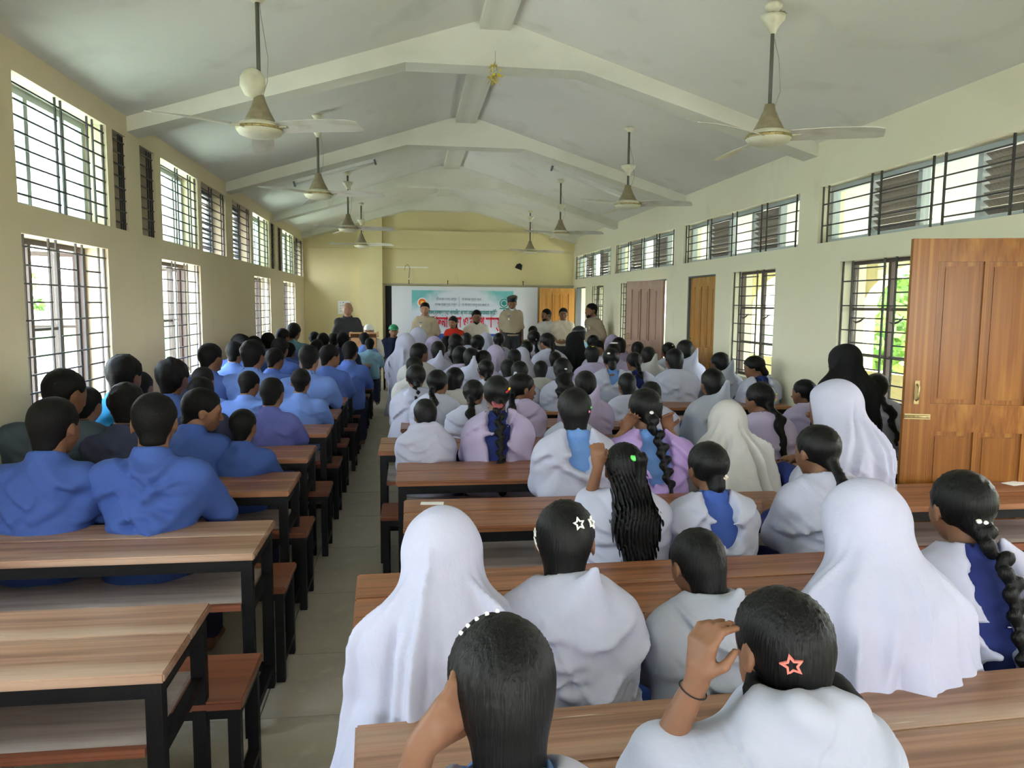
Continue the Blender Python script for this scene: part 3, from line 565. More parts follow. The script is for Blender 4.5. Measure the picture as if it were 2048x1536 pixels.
# ---------------------------------------------------------------- implicit surface tools
def V3(*a): return np.array(a,dtype=np.float32)
def smin(a,b,k):
    h=np.maximum(k-np.abs(a-b),0)/k
    return np.minimum(a,b)-h*h*k*.25
def smax(a,b,k): return -smin(-a,-b,k)
def rc(P,a,b,ra,rb=None,fy=1.0,fx=1.0):
    rb=ra if rb is None else rb
    a=np.asarray(a,np.float32);b=np.asarray(b,np.float32);ab=b-a
    t=np.clip(((P-a)@ab)/max(float(ab@ab),1e-9),0,1)
    q=P-a-t[:,None]*ab
    if fx!=1 or fy!=1: q=q*V3(1/fx,1/fy,1)
    return (np.sqrt((q*q).sum(1))-(ra+(rb-ra)*t))*min(fx,fy,1)
def el(P,c,r):
    r=np.asarray(r,np.float32);q=(P-np.asarray(c,np.float32))/r
    k0=np.sqrt((q*q).sum(1))+1e-6;k1=np.sqrt(((q/r)**2).sum(1))+1e-6
    return k0*(k0-1)/k1
def wob(P,f,seed,a=1.0):
    r=np.random.RandomState(seed);o=0
    for i in range(3):
        d=r.normal(size=3);d/=np.linalg.norm(d);e=r.normal(size=3)
        o=o+np.sin((P@(d*f*(1+.6*i)).astype(np.float32))+r.rand()*6+1.3*np.sin(P@(e*f*.4).astype(np.float32)))/(1+.5*i)
    return o*a/2
def isosurf(f,lo,hi,v):
    lo=np.array(lo,float);hi=np.array(hi,float);B=6
    nb=np.maximum(np.ceil((hi-lo)/(v*B)).astype(int),1);n=nb*B+1
    ctr=[lo[i]+(np.arange(nb[i])+.5)*B*v for i in range(3)]
    C=np.stack(np.meshgrid(*ctr,indexing='ij'),-1).reshape(-1,3).astype(np.float32)
    dc=f(C);act=np.abs(dc)<B*v*1.25
    F=np.repeat(np.repeat(np.repeat(np.where(dc<0,-1.,1.).astype(np.float32).reshape(nb),B,0),B,1),B,2)
    F=np.pad(F,((0,1),)*3,mode='edge')
    ia=np.argwhere(act.reshape(nb))
    if len(ia)==0: return None
    g=np.arange(B+1);off=np.stack(np.meshgrid(g,g,g,indexing='ij'),-1).reshape(-1,3)
    I=(ia[:,None,:]*B+off[None]).reshape(-1,3)
    lin=(I[:,0]*n[1]+I[:,1])*n[2]+I[:,2]
    lin=np.unique(lin)
    iz=lin%n[2];iy=(lin//n[2])%n[1];ix=lin//(n[1]*n[2])
    P=(np.stack([ix,iy,iz],1)*v+lo).astype(np.float32)
    F.reshape(-1)[lin]=f(P)
    F[0]=F[-1]=1;F[:,0]=F[:,-1]=1;F[:,:,0]=F[:,:,-1]=1
    S=F<0
    acc=np.zeros(tuple(n-1)+(3,),np.float32);cnt=np.zeros(tuple(n-1),np.float32)
    eds=[]
    for ax in range(3):
        sl0=[slice(None)]*3;sl1=[slice(None)]*3;sl0[ax]=slice(0,-1);sl1[ax]=slice(1,None)
        a=F[tuple(sl0)];b=F[tuple(sl1)];m=S[tuple(sl0)]!=S[tuple(sl1)]
        e=np.argwhere(m);t=(a[m]/(a[m]-b[m]))
        p=e.astype(np.float32);p[:,ax]+=t
        eds.append((e,S[tuple(sl0)][m]))
        o1,o2=[i for i in range(3) if i!=ax]
        for d1 in(0,1):
            for d2 in(0,1):
                c=e.copy();c[:,o1]-=d1;c[:,o2]-=d2
                ok=(c>=0).all(1)&(c<n-1).all(1)
                c=c[ok];li=(c[:,0]*(n[1]-1)+c[:,1])*(n[2]-1)+c[:,2]
                np.add.at(cnt.reshape(-1),li,1)
                for q in range(3): np.add.at(acc.reshape(-1,3)[:,q],li,p[ok][:,q])
    has=cnt>0;idx=np.full(has.shape,-1,np.int64);idx[has]=np.arange(has.sum())
    Vv=acc[has]/cnt[has][:,None]*v+lo
    Q=[]
    for ax in range(3):
        e,s=eds[ax];o1,o2=[(1,2),(2,0),(0,1)][ax]
        ok=(e[:,o1]>0)&(e[:,o2]>0)&(e[:,o1]<n[o1]-1)&(e[:,o2]<n[o2]-1);e=e[ok];s=s[ok]
        def ci(d1,d2):
            c=e.copy();c[:,o1]-=d1;c[:,o2]-=d2;return idx[c[:,0],c[:,1],c[:,2]]
        q=np.stack([ci(1,1),ci(0,1),ci(0,0),ci(1,0)],1)
        q[~s]=q[~s][:,::-1];Q.append(q)
    Q=np.concatenate(Q);Q=Q[(Q>=0).all(1)]
    return Vv,Q
def mesh_from(name,V,Q):
    me=bpy.data.meshes.new(name);me.vertices.add(len(V));me.vertices.foreach_set('co',V.astype(np.float32).ravel())
    me.loops.add(len(Q)*4);me.loops.foreach_set('vertex_index',Q.ravel().astype(np.int32))
    me.polygons.add(len(Q));me.polygons.foreach_set('loop_start',np.arange(0,len(Q)*4,4,dtype=np.int32))
    me.polygons.foreach_set('use_smooth',np.ones(len(Q),bool))
    me.update(calc_edges=True);return me
# ---------------------------------------------------------------- people
SKIN={};
def rotm(yaw,pitch,tilt=0):
    cy,sy=math.cos(yaw),math.sin(yaw);cp,sp=math.cos(pitch),math.sin(pitch);ct,st=math.cos(tilt),math.sin(tilt)
    Rz=np.array([[cy,-sy,0],[sy,cy,0],[0,0,1]]);Rx=np.array([[1,0,0],[0,cp,-sp],[0,sp,cp]]);Ry=np.array([[ct,0,st],[0,1,0],[-st,0,ct]])
    return (Rz@Ry@Rx).astype(np.float32)
def hand(P,w,e,side,curl,up):
    """five bent fingers on a palm; w wrist, e unit direction of the hand, up = palm normal (away from the back of the hand)"""
    w=np.array(w,float);e=np.array(e,float);e/=np.linalg.norm(e);n=np.array(up,float);n-=e*(n@e);n/=np.linalg.norm(n)
    a=np.cross(e,n)*side
    d=rc(P,w,w+e*.03,.021,.024)
    for k in(-1,-.3,.4,1): d=smin(d,rc(P,w+e*.015+a*k*.014,w+e*.068+a*k*.023,.0125,.0115),.008)
    for k,L in((-1,.052),(-.35,.066),(.35,.072),(1,.066)):
        b=w+e*.07+a*k*.024;c1=curl*.8;c2=curl*1.9
        m=b+(e*math.cos(c1)+n*math.sin(c1)+a*k*.08)*L*.52;t=m+(e*math.cos(c2)+n*math.sin(c2))*L*.5
        d=smin(d,smin(rc(P,b,m,.0088,.0078),rc(P,m,t,.0078,.0066),.003),.005)
    b=w+e*.02+a*.02;m=b+(e*.6+a*.65+n*.4)*.038;t=m+(e*.8+a*.05+n*.6)*.032
    return smin(d,smin(rc(P,b,m,.0115,.0095),rc(P,m,t,.0095,.0075),.004),.006)
def pose_joints(p):
    ln=p.get('lean',.1);st=p['pose']=='stand'
    if st: ln=p.get('lean',0)
    J={'pel':(0,0,.53),'wai':(0,-.012+ln*.13,.66),'che':(0,ln*.27,.80),'nb':(0,.005+ln*.39,.915),'piv':(0,.022+ln*.46,.957)}
    J['R']=rotm(p.get('hyaw',0),-p.get('hpitch',.1) ,p.get('htilt',0))
    J['hc']=np.array(J['piv'])+J['R']@V3(0,.022,.112)
    sw=p.get('sw',.118 if p['fem'] else .144);J['sw']=sw;eo=.03 if p['fem'] else .05
    for s,k in((-1,'l'),(1,'r')):
        sh=(s*sw,.002+ln*.36,.868 if not p['fem'] else .855);arm=p.get('arm'+k,'down' if st else 'desk')
        if arm=='desk': el_,wr,hd,n=(s*(sw+eo),.13+ln*.25,.71),(s*.10,.33+ln*.1,.775),(-s*.5,.8,0),(0,0,-1)
        elif arm=='lap': el_,wr,hd,n=(s*(sw+eo),.02+ln*.2,.64),(s*.06,.2,.62),(-s*.5,.8,0),(0,0,-1)
        elif arm=='down': el_,wr,hd,n=(s*(sw+.045),-.02,.64),(s*(sw+.05),.04,.43),(0,.1,-1),(-s,.2,0)
        elif arm=='front': el_,wr,hd,n=(s*(sw+.05),.02,.66),(s*.08,.17,.58),(-s*.9,.2,-.1),(0,-1,0)
        elif arm=='behind': el_,wr,hd,n=(s*(sw+.07),-.06,.66),(s*.07,-.13,.56),(-s*.9,0,-.1),(0,-1,0)
        else: el_,wr,hd,n=arm
        J[k]=(sh,el_,wr,hd,n)
        hz=.53
        if st: J['leg'+k]=((s*.08,0,.52),(s*.088,.02,.12),(s*.09,-.02,-.21),(s*.11,.12,-.25))
        else: J['leg'+k]=((s*.085,.02,.525),(s*.10,.36,.50),(s*.10,.36,.09),(s*.11,.48,.035))
    return J
def torso(P,J,g,fem):
    d=rc(P,J['pel'],J['wai'],.125 if not fem else .128,.098 if fem else .108,fy=.78)
    d=smin(d,rc(P,J['wai'],J['che'],.098 if fem else .108,.122,fy=.74),.06)
    l,r=J['l'][0],J['r'][0]
    a=V3(*l)*V3(.72,1,1)+V3(0,0,-.006);b=V3(*r)*V3(.72,1,1)+V3(0,0,-.006)
    d=smin(d,rc(P,a,b,.052 if fem else .056),.07)
    d=smin(d,rc(P,np.array(J['nb'])-V3(0,.005,.02),np.array(J['nb'])+V3(0,.0,.02),.062,.045),.05)
    return d-g
def arms(P,J,g,t0=0,t1=2,ra=(.046,.034,.022)):
    o=None
    for k in'lr':
        sh,e,w,_,_=[np.array(x,float) for x in J[k]]
        if t1<=1: d=rc(P,sh,sh+(e-sh)*t1,ra[0],ra[0]+(ra[1]-ra[0])*t1)
        else:
            d=smin(rc(P,sh,e,ra[0],ra[1]),rc(P,e,e+(w-e)*(t1-1),ra[1],ra[1]+(ra[2]-ra[1])*(t1-1)),.02)
        o=d if o is None else np.minimum(o,d)
    return o-g
def head_sdf(P,J,p):
    q=(P-J['hc'].astype(np.float32))@J['R'];f=p.get('face',1)
    ax=np.abs(q)*V3(1,0,0)+q*V3(0,1,1)
    d=el(q,(0,-.012,.022),(.072,.092,.084))
    d=smin(d,rc(q,(0,.02,0),(0,.042,-.048),.063,.043,fx=.95),.03)
    d=smin(d,rc(q,(0,.035,-.052),(0,.064,-.082),.041,.022),.03)
    if f:
        d=smin(d,rc(ax,(.034,.05,-.022),(.034,.05,-.03),.026),.03)
        d=smin(d,rc(ax,(.008,.078,.020),(.036,.070,.022),.012),.015)
        d=smax(d,-el(ax,(.031,.099,.0),(.017,.017,.011)),.012)
        d=smin(d,rc(ax,(.030,.070,.0),(.031,.070,0),.0125),.002)
        d=smin(d,rc(q,(0,.083,.008),(0,.106,-.030),.007,.0115),.008)
        d=smin(d,el(ax,(.011,.097,-.034),(.009,.011,.008)),.006)
        d=smin(d,el(q,(0,.085,-.057),(.023,.012,.0065)),.004);d=smin(d,el(q,(0,.083,-.068),(.019,.012,.007)),.004)
    d=smin(d,smax(el(ax,(.076,-.006,-.012),(.009,.018,.030)),-el(ax,(.088,.002,-.010),(.008,.011,.020)),.004),.006)
    return d
def body_sdf(P,J,p):
    fem=p['fem']
    d=torso(P,J,0,fem)
    d=smin(d,rc(P,np.array(J['nb'])-V3(0,0,.03),J['hc']+J['R']@V3(0,-.022,-.045),.046 if fem else .052,.046 if fem else .052),.03)
    d=smin(d,head_sdf(P,J,p),.015)
    d=smin(d,arms(P,J,0),.02)
    if p.get('hands',1):
        for s,k in((-1,'l'),(1,'r')):
            _,_,w,hd,n=J[k];d=smin(d,hand(P,w,hd,s*(1 if p['pose']!='x' else 1),p.get('curl',.5),n),.006)
    for k in('legl','legr'):
        h,kn,an,ft=J[k]
        L=smin(rc(P,h,kn,.078,.052),rc(P,kn,an,.052,.034),.02);L=smin(L,rc(P,(an[0],an[1]-.03,an[2]-.05),ft,.034,.028),.02);d=smin(d,L,.03)
    return d
def hair_sdf(P,J,p):
    R=J['R'];hc=J['hc'].astype(np.float32);q=(P-hc)@R;st=p['hair'];sd=p['seed']
    ax=np.abs(q)*V3(1,0,0)+q*V3(0,1,1);y=q[:,1]
    def hw(v): return hc+R@V3(*v)
    if st in('boy','curly','spiky','fade'):
        d=el(q,(0,-.014,.027),(.080,.100,.089))
        if st=='curly': d=d-.006-.006*wob(q,95,sd)
        elif st=='spiky': d=d-.004-.007*wob(q*V3(1,1,.5),120,sd)-.018*np.clip(1-np.linalg.norm(q-V3(-.06,-.03,.05),axis=1)/.05,0,1)
        else: d=d-.0025*wob(q,60,sd)
        d=smin(d,rc(q,(0,-.045,-.02),(0,-.043,-.075),.052,.046)-.001*wob(q,60,sd),.02)
        zm=np.interp(y,[-.09,-.02,.0,.03,.06,.1],[-.090,-.084,-.03,.0,.045,.06]).astype(np.float32)
        if st=='fade': d=d+.006*np.clip(-(q[:,2])/.05+.3,0,1)
        d=smax(d,zm-q[:,2],.008)
        return smax(d,-rc(ax,(.086,-.002,-.014),(.087,-.002,-.014),.029),.006)
    if st=='bald':
        d=el(q,(0,-.013,.02),(.0765,.095,.087));zm=np.interp(y,[-.09,-.03,.03],[-.05,-.045,.0]).astype(np.float32)
        return smax(smax(d,zm-q[:,2],.006),q[:,2]-.045,.02)
    d=el(q,(0,-.014,.025),(.081,.102,.089))-p.get('hvol',0)
    d=d-.0022*np.sin(np.arctan2(q[:,0],-y-.02)*34+2*q[:,2]*30)
    zm=np.interp(y,[-.09,-.05,-.01,.03,.06,.1],[-.085,-.075,-.045,-.01,.04,.062]).astype(np.float32)
    d=smax(d,zm-q[:,2],.01)
    if st!='long': d=smax(d,-rc(ax,(.090,.002,-.022),(.092,.002,-.022),.026),.006)
    if st=='under':  d=smin(d,rc(q,(0,-.050,-.03),(0,-.045,-.13),.060,.050),.03)
    elif st=='bob':  d=smin(d,smax(rc(q,(0,-.03,.0),(0,-.03,-.10),.078,.070,fy=.85),y-.01,.02),.03);d=smax(d,-q[:,2]-.125+.004*wob(q,90,sd),.01)
    elif st=='bun':
        b=rc(q,(0,-.078,-.055),(0,-.09,-.075),.040,.034)-.004*wob(q,60,sd);d=smin(d,b,.015)
    elif st=='highbun': d=smin(d,rc(q,(0,-.085,.05),(0,-.1,.055),.034,.03)-.003*wob(q,60,sd),.012)
    elif st in('pony','wavy'):
        a=hw((0,-.085,-.045));b=np.array([a[0]+p.get('px',0)*.4,min(a[1]-.05,J['nb'][1]-.135),a[2]-.09],np.float32);c=b+V3(p.get('px',0),-.06-.1*p.get('lean',.1),-p.get('plen',.2))
        d=smin(d,rc(q,(0,-.07,-.04),(0,-.088,-.055),.036,.026),.02)
        w=V3(1,0,0)*(np.sin(P[:,2]*48+sd)*(.012 if st=='wavy' else .003))[:,None]
        r=.03 if st=='wavy' else .026
        t=smin(rc(P+w,a,b,.022,r,fy=.8),rc(P+w,b,c,r*1.1,.012,fy=.75),.02)
        t=t-(.003*np.sin((P[:,0]+w[:,0])*900+P[:,1]*300+4*np.sin(P[:,2]*14)))-(.006*wob(P,70,sd) if st=='wavy' else 0)
        d=smin(d,t,.012)
    elif st=='braid':
        a=hw((0,-.082,-.05));L=p.get('plen',.26);n=int(L/.027);o=None
        d=smin(d,rc(q,(0,-.07,-.04),(0,-.086,-.055),.038,.026),.02)
        for i in range(n):
            t=i/n;c=a+V3((-1)**i*.010+p.get('px',0)*t,-.022-.026*min(i,3)-.007*i,-.012-i*.027);r=.024*(1-.35*t)
            e=rc(P,c+V3((-1)**i*.006,0,.012),c-V3((-1)**i*.010,0,.012),r,r*.8,fy=.8);o=e if o is None else smin(o,e,.006)
        tl=a+V3(p.get('px',0),-.10-.007*n,-.012-n*.027);o=smin(o,rc(P,tl,tl+V3(.005,0,-.09),.016,.028)-.006*wob(P,90,sd),.01)
        d=smin(d,o,.01)
    elif st in('long','highpony'):
        L=p.get('plen',.3)
        a=hw((0,-.05,.0));b=np.array([0+p.get('px',0),J['nb'][1]-.165,a[2]-.20],np.float32);c=b+V3(p.get('px',0),-.105,-L)
        gx=P[:,0]*1+.012*np.sin(P[:,2]*22+1.7)
        t=smin(rc(P,a,b,.080,.084,fy=.5),rc(P,b,c,.084,.040,fy=.38),.03)-.0055*np.sin(gx*420+1.6*np.sin(P[:,2]*13)+3*np.sin(P[:,2]*5))-.003*wob(P*V3(3,1,.4),40,sd)
        d=smin(d,t,.02)
        if st=='highpony':
            a=hw((.03,-.078,.058));o=smin(rc(P,a,a+V3(.012,-.045,.0),.018,.024),rc(P,a+V3(.012,-.045,.0),a+V3(.01,-.05,-.30),.026,.022),.02)-.003*np.sin(P[:,0]*800)
            d=smin(d,o,.008)
    return d
def folds(P,J,p,k=1):
    sd=p['seed'];r=np.random.RandomState(sd+5);x,y,z=P[:,0],P[:,1],P[:,2];nb=J['nb']
    o=.005*wob(P,11,sd)+.0022*wob(P,30,sd+1)
    back=np.clip(.4-(y-nb[1])*7,0,1)
    for i in range(7 if not p.get('near') else 14):
        # one crease: a curved line hanging between two points
        x0,z0=r.uniform(-.16,.16),r.uniform(nb[2]-.30,nb[2]-.0);sl=r.uniform(-.9,.9);cu=r.uniform(1.5,6)*r.choice([1,1,-1])
        dz=z-z0-sl*(x-x0)-cu*(x-x0)**2;w=r.uniform(.010,.020);e=np.exp(-((x-x0)/r.uniform(.06,.13))**2)
        o=o+back*e*(.014*np.exp(-(dz/w)**2)-.010*np.exp(-((dz+1.9*w)/w)**2))
    a=np.arctan2(x,-(z-nb[2]-.05))
    o=o+back*.0035*np.sin(a*r.uniform(9,15)+r.rand()*6+2*np.sin(z*12+sd))*np.clip((nb[2]+.02-z)*9,0,1)
    return k*o*(1.35 if p.get('near') else 1)*p.get('fk',1)
def shawl_sdf(P,J,p):
    st=p['wrap'];sd=p['seed'];nb=np.array(J['nb'],float);che=np.array(J['che']);r=np.random.RandomState(sd+11)
    d=torso(P,J,.030,True)
    d=smin(d,arms(P,J,.024,t1=1.25,ra=(.044,.040,.03)),.09)
    fl=p.get('flare',.0)
    d=smin(d,rc(P,che+V3(0,-.02,.02),(0,-.035,.50),.140,.168+fl,fy=.70),.07)
    d=smin(d,rc(P,nb+V3(0,-.01,.02),che+V3(0,-.02,.03),.058,.125,fy=.8),.06)
    if st=='shawl':
        u=(P-V3(*nb)-V3(0,0,.012))*V3(1,1,1);u=u-0
        tilt=P[:,2]-nb[2]-.012+.25*(P[:,1]-nb[1])
        rr=np.sqrt(u[:,0]**2+(u[:,1]*1.05)**2)-(.082+.012*np.sin(P[:,0]*25+sd))
        d=smin(d,np.sqrt(rr**2+(tilt*.8)**2)-.026,.035)
        d=smax(d,-rc(P,nb+V3(0,.01,.0),nb+V3(0,.03,.15),.060,.085),.012)
    elif st=='cowl':
        tilt=P[:,2]-nb[2]-.050+.30*(P[:,1]-nb[1])+.010*np.sin(P[:,0]*32+sd)
        u=P-V3(*nb)+V3(0,.012,0);rr=np.sqrt(u[:,0]**2*.85+(u[:,1]*1.0)**2)-.078
        d=smin(d,np.sqrt(rr**2+(tilt*.75)**2)-.026-.008*np.sin(np.arctan2(u[:,0],-u[:,1])*5+P[:,2]*40),.03)
        d=smin(d,rc(P,nb+V3(0,-.03,.03),nb+V3(0,-.06,-.12),.075,.12,fy=.85),.05)
        d=smax(d,-rc(P,nb+V3(0,.01,.03),nb+V3(0,.03,.2),.058,.09),.012)
    elif st=='vneck':
        c=rc(P,nb+V3(0,-.10,.06),nb+V3(r.uniform(-.02,.02),-.150,-.02-p.get('dip',.13)),.078,.052)
        d=smax(d,-c,.02)
        d=smax(d,-rc(P,nb+V3(0,.0,-.01),nb+V3(0,.03,.15),.066,.09),.012)
    elif st=='peak':
        q=nb+V3(p.get('pkx',.02),-.115,.135+p.get('pkh',0))
        d=smin(d,rc(P,q,nb+V3(0,-.070,-.08),.018,.090,fy=.8),.05)
        d=smin(d,rc(P,nb+V3(-.075,.0,.03),nb+V3(-.1,.05,-.1),.02,.05),.05);d=smin(d,rc(P,nb+V3(.075,.0,.03),nb+V3(.1,.05,-.1),.02,.05),.05)
        d=smax(d,-rc(P,nb+V3(0,.015,.02),nb+V3(0,.03,.22),.056,.085),.015)
    d=d-folds(P,J,p)
    hem=p.get('hem',.50)+.02*np.sin(P[:,0]*11+sd)+p.get('hemx',0)*P[:,0]
    d=smax(d,hem-P[:,2],.008)
    return smax(d,P[:,1]-(.16+.4*(J['che'][1])),.02)
def veil_sdf(P,J,p):
    hc=J['hc'];R=J['R'];nb=np.array(J['nb'],float);sd=p['seed'];che=np.array(J['che'])
    q=(P-hc.astype(np.float32))@R
    d=el(q,(0,-.014,.022),(.085,.108,.095))
    d=smin(d,rc(q,(0,-.02,.0),(0,-.015,-.09),.078,.078,fy=1.05),.04)
    d=smin(d,rc(P,hc+R@V3(0,-.035,-.03),che+V3(0,-.03,.04),.078,.155,fy=.78),.09)
    fl=p.get('flare',.03)
    d=smin(d,rc(P,che+V3(0,-.03,.03),(p.get('fx',0),-.05,p.get('hem',.5)),.16,.205+fl,fy=.7),.06)
    d=smin(d,arms(P,J,.024,t1=1.2,ra=(.044,.040,.03)),.09)
    w=np.clip((hc[2]+.0-P[:,2])/.35,0,1)
    ph=np.arctan2(P[:,0],-(P[:,1]-J['nb'][1]))
    d=d-w*(.018*np.sin(ph*(4.5)+sd+1.1*np.sin(P[:,2]*6+sd))**2+.007*np.sin(ph*11+2*sd+2*np.sin(P[:,2]*8)))-.004*wob(P,12,sd)*(.3+w)-.0022*wob(P,32,sd)
    r=np.random.RandomState(sd+3);z=P[:,2];bk=np.clip(.6-(P[:,1]-nb[1])*6,0,1)
    for i in range(11):
        p0=r.uniform(-1.7,1.7);dr=r.uniform(-.9,.9);wd=r.uniform(.045,.11);zt=r.uniform(nb[2]-.05,hc[2]+.06);a=r.uniform(.014,.034)*r.choice([1,1,-.7])
        e=np.exp(-((ph-p0-dr*(z-.8))/wd)**2)*np.clip((zt-z)/.08,0,1)*bk;d=d-a*e
    for i in range(4):
        x0,z0=r.uniform(-.1,.1),r.uniform(.62,.95);sl=r.uniform(-1.2,1.2);dz=z-z0-sl*(P[:,0]-x0);d=d-bk*.006*np.exp(-(dz/.011)**2-((P[:,0]-x0)/.07)**2)
    f=el(q,(0,.115,-.012),(.058,.06,.078));d=smax(d,-f,.015)
    hem=p.get('hem',.5)+.025*np.sin(P[:,0]*9+sd)+p.get('hemx',0)*P[:,0]
    d=smax(d,hem-P[:,2],.008)
    return smax(d,P[:,1]-(.19+.4*che[1]),.02)
def shirt_sdf(P,J,p):
    nb=np.array(J['nb'],float);sd=p['seed'];sl=p.get('sleeve',.85)
    d=torso(P,J,.004 if p.get('wrap') else .013,p['fem']);che=np.array(J['che'])
    d=smin(d,rc(P,che+V3(0,-.0,-.02),(0,-.01,.52),.125,.14,fy=.8)-(.0 if p.get('wrap') else .01),.05)
    d=smin(d,arms(P,J,.012,t1=sl,ra=(.052,.046,.034)),.045)
    x,z=P[:,0],P[:,2]
    kk=.3 if p.get('wrap') else 1;d=d-kk*.0045*wob(P,26,sd)-kk*.006*np.sin(z*38+14*np.abs(x)+3*np.sin(x*17+sd)+sd)*np.clip(.5+.5*np.sin(x*9+z*13+sd),0,1)-(0 if p.get('wrap') else folds(P,J,p,.55))
    u=P-V3(*nb)-V3(0,.010,.036);tilt=u[:,2]+.35*u[:,1]
    rr=np.sqrt(u[:,0]**2+(u[:,1]*1.05)**2)-.064
    c=np.maximum(np.abs(rr-.002+tilt*.35)-.009,np.abs(tilt)-.028)
    d=smin(d,c,.006)
    d=smax(d,-rc(P,nb+V3(0,.0,-.02),nb+V3(0,.03,.15),.046,.060),.006)
    # yoke seam across the shoulder blades
    d=d+.0018*np.exp(-((z-nb[2]+.085)/.004)**2)
    return smax(d,p.get('shem',.50)-P[:,2],.006)
def trousers_sdf(P,J,p):
    d=rc(P,J['pel'],np.array(J['pel'])+V3(0,0,.08),.13,.118,fy=.8)
    for k in('legl','legr'):
        h,kn,an,ft=J[k];g=.014 if p.get('skirt') is None else .04
        d=smin(d,smin(rc(P,h,kn,.082+g,.056+g),rc(P,kn,(an[0],an[1],an[2]+.02),.056+g,.042+g),.03),.03)
    if p.get('skirt') and p['pose']=='stand': d=smin(d,rc(P,J['pel'],(0,0,-.2),.14,.2,fy=.8),.05)
    return smax(d,P[:,2]-.62,.01)-.004*wob(P,22,p['seed'])
def jacket_bounds(J,p):
    lo=np.array([-.42,-.36,.0]);hi=np.array([.42,.62,1.34])
    if p['pose']=='stand': lo[2]=-.30;hi[1]=.3
    return lo,hi
def make_part(name,f,J,p,lo,hi,v,mat,root):
    r=isosurf(lambda P:f(P,J,p),lo,hi,v)
    if r is None: return None
    V,Q=r;s=p['s']
    if p['pose']=='stand': V=(V+np.array([0,0,.28]))*s
    else:
        V=V*np.array([s,s,1]);V[:,2]=np.where(V[:,2]>.45,.45+(V[:,2]-.45)*s,V[:,2])
    me=mesh_from(name,V,Q);me.materials.append(mat);o=bpy.data.objects.new(name,me);C.objects.link(o);o.parent=root;return o
def person(label,x,y,ztop,**p):
    """ztop: height of the crown; figure faces +Y turned by 'yaw' degrees"""
    p['near']=y<3.6;p.setdefault('pose','sit');p.setdefault('fem',False);p.setdefault('hair','boy');p.setdefault('seed',int(abs(x*131+y*717+ztop*91))%997)
    for k in('yaw','hyaw','hpitch','htilt'):
        if k in p: p[k]=math.radians(p[k])
    bz=p.get('base',0)
    top=ztop-bz-(.012 if p.get('veil') is None else .02)
    p['s']=(top-.45)/.723 if p['pose']=='sit' else top/1.453
    root=bpy.data.objects.new('person',None);C.objects.link(root);root.location=(x,y,bz);root.rotation_euler=(0,0,p.get('yaw',0));root.empty_display_size=.1
    root['label']=label;root['category']='person'
    if 'group' in p: root['group']=p['group']
    J=pose_joints(p)
    hx,hy=J['hc'][0]*p['s'],(J['hc'][1]-.015)*p['s'];ya=p.get('yaw',0)
    root.location=(x-hx*math.cos(ya)+hy*math.sin(ya),y-hx*math.sin(ya)-hy*math.cos(ya),bz)
    v=p.get('v') or (.0085 if y<2.2 else .0102 if y<4.2 else .0148 if y<6.6 else .0185 if y<9.5 else .0225)
    lo,hi=jacket_bounds(J,p)
    if p.get('hi'): hi=np.array(p['hi'])
    if p.get('lo'): lo=np.array(p['lo'])
    if p.get('raise'): hi[2]=max(hi[2],p['raise'])
    p['hands']=v<.012 or p['pose']=='stand'
    vb=v if(p.get('v') and not(p['v']<.007 and p.get('face',1))) else v*(1.45 if y<3.2 else 1.65)
    o=make_part('body',body_sdf,J,p,lo,hi,vb,M[p.get('skin','skin')],root);o['body']='skin'
    hz=J['hc'][2]
    if p.get('veil'):
        make_part('veil',veil_sdf,J,p,(-.36,-.38,p.get('hem',.5)-.06),(.36,.42,hz+.16),v,M[p['veil']],root)
    if p['hair'] and not p.get('veil'):
        L=.17 if p['hair'] in('boy','curly','spiky','fade','bald','bob','under','bun','highbun') else .30+p.get('plen',.3)
        make_part('hair',hair_sdf,J,p,(-.22,J['hc'][1]-.42,hz-L-.1),(.22,J['hc'][1]+.16,hz+.15),min(v,p.get('vh',.014 if y<9.5 else .016)),M['hair_short' if p['hair'] in('boy','curly','spiky','fade','bald') else 'hair'],root)
    if p.get('wrap'):
        make_part('shawl',shawl_sdf,J,p,(-.36,-.34,p.get('hem',.5)-.06),(.36,.36,1.16),v,M[p['cloth']],root)
    if p.get('shirt'):
        b0,b1=(-.4,-.28,p.get('shem',.5)-.03),(.4,.55,1.02)
        make_part(p.get('sname','shirt'),shirt_sdf,J,p,b0,b1,v if not p.get('wrap') else max(v*1.4,.014),M[p['shirt']],root)
    if p.get('trousers'):
        make_part(p.get('tname','trousers'),trousers_sdf,J,p,(-.27,-.2,0 if p['pose']=='sit' else -.26),(.27,.52,.66),max(v*1.5,.024 if p['pose']=='sit' else .016),M[p['trousers']],root)
    return root,J,p
def local(J,p,q):
    """head-frame point -> person-local metres"""
    w=np.array(J['hc'],float)+np.array(J['R'],float)@np.array(q,float);s=p['s']
    if p['pose']=='stand': return (w+np.array([0,0,.28]))*s
    return np.array([w[0]*s,w[1]*s,.45+(w[2]-.45)*s])
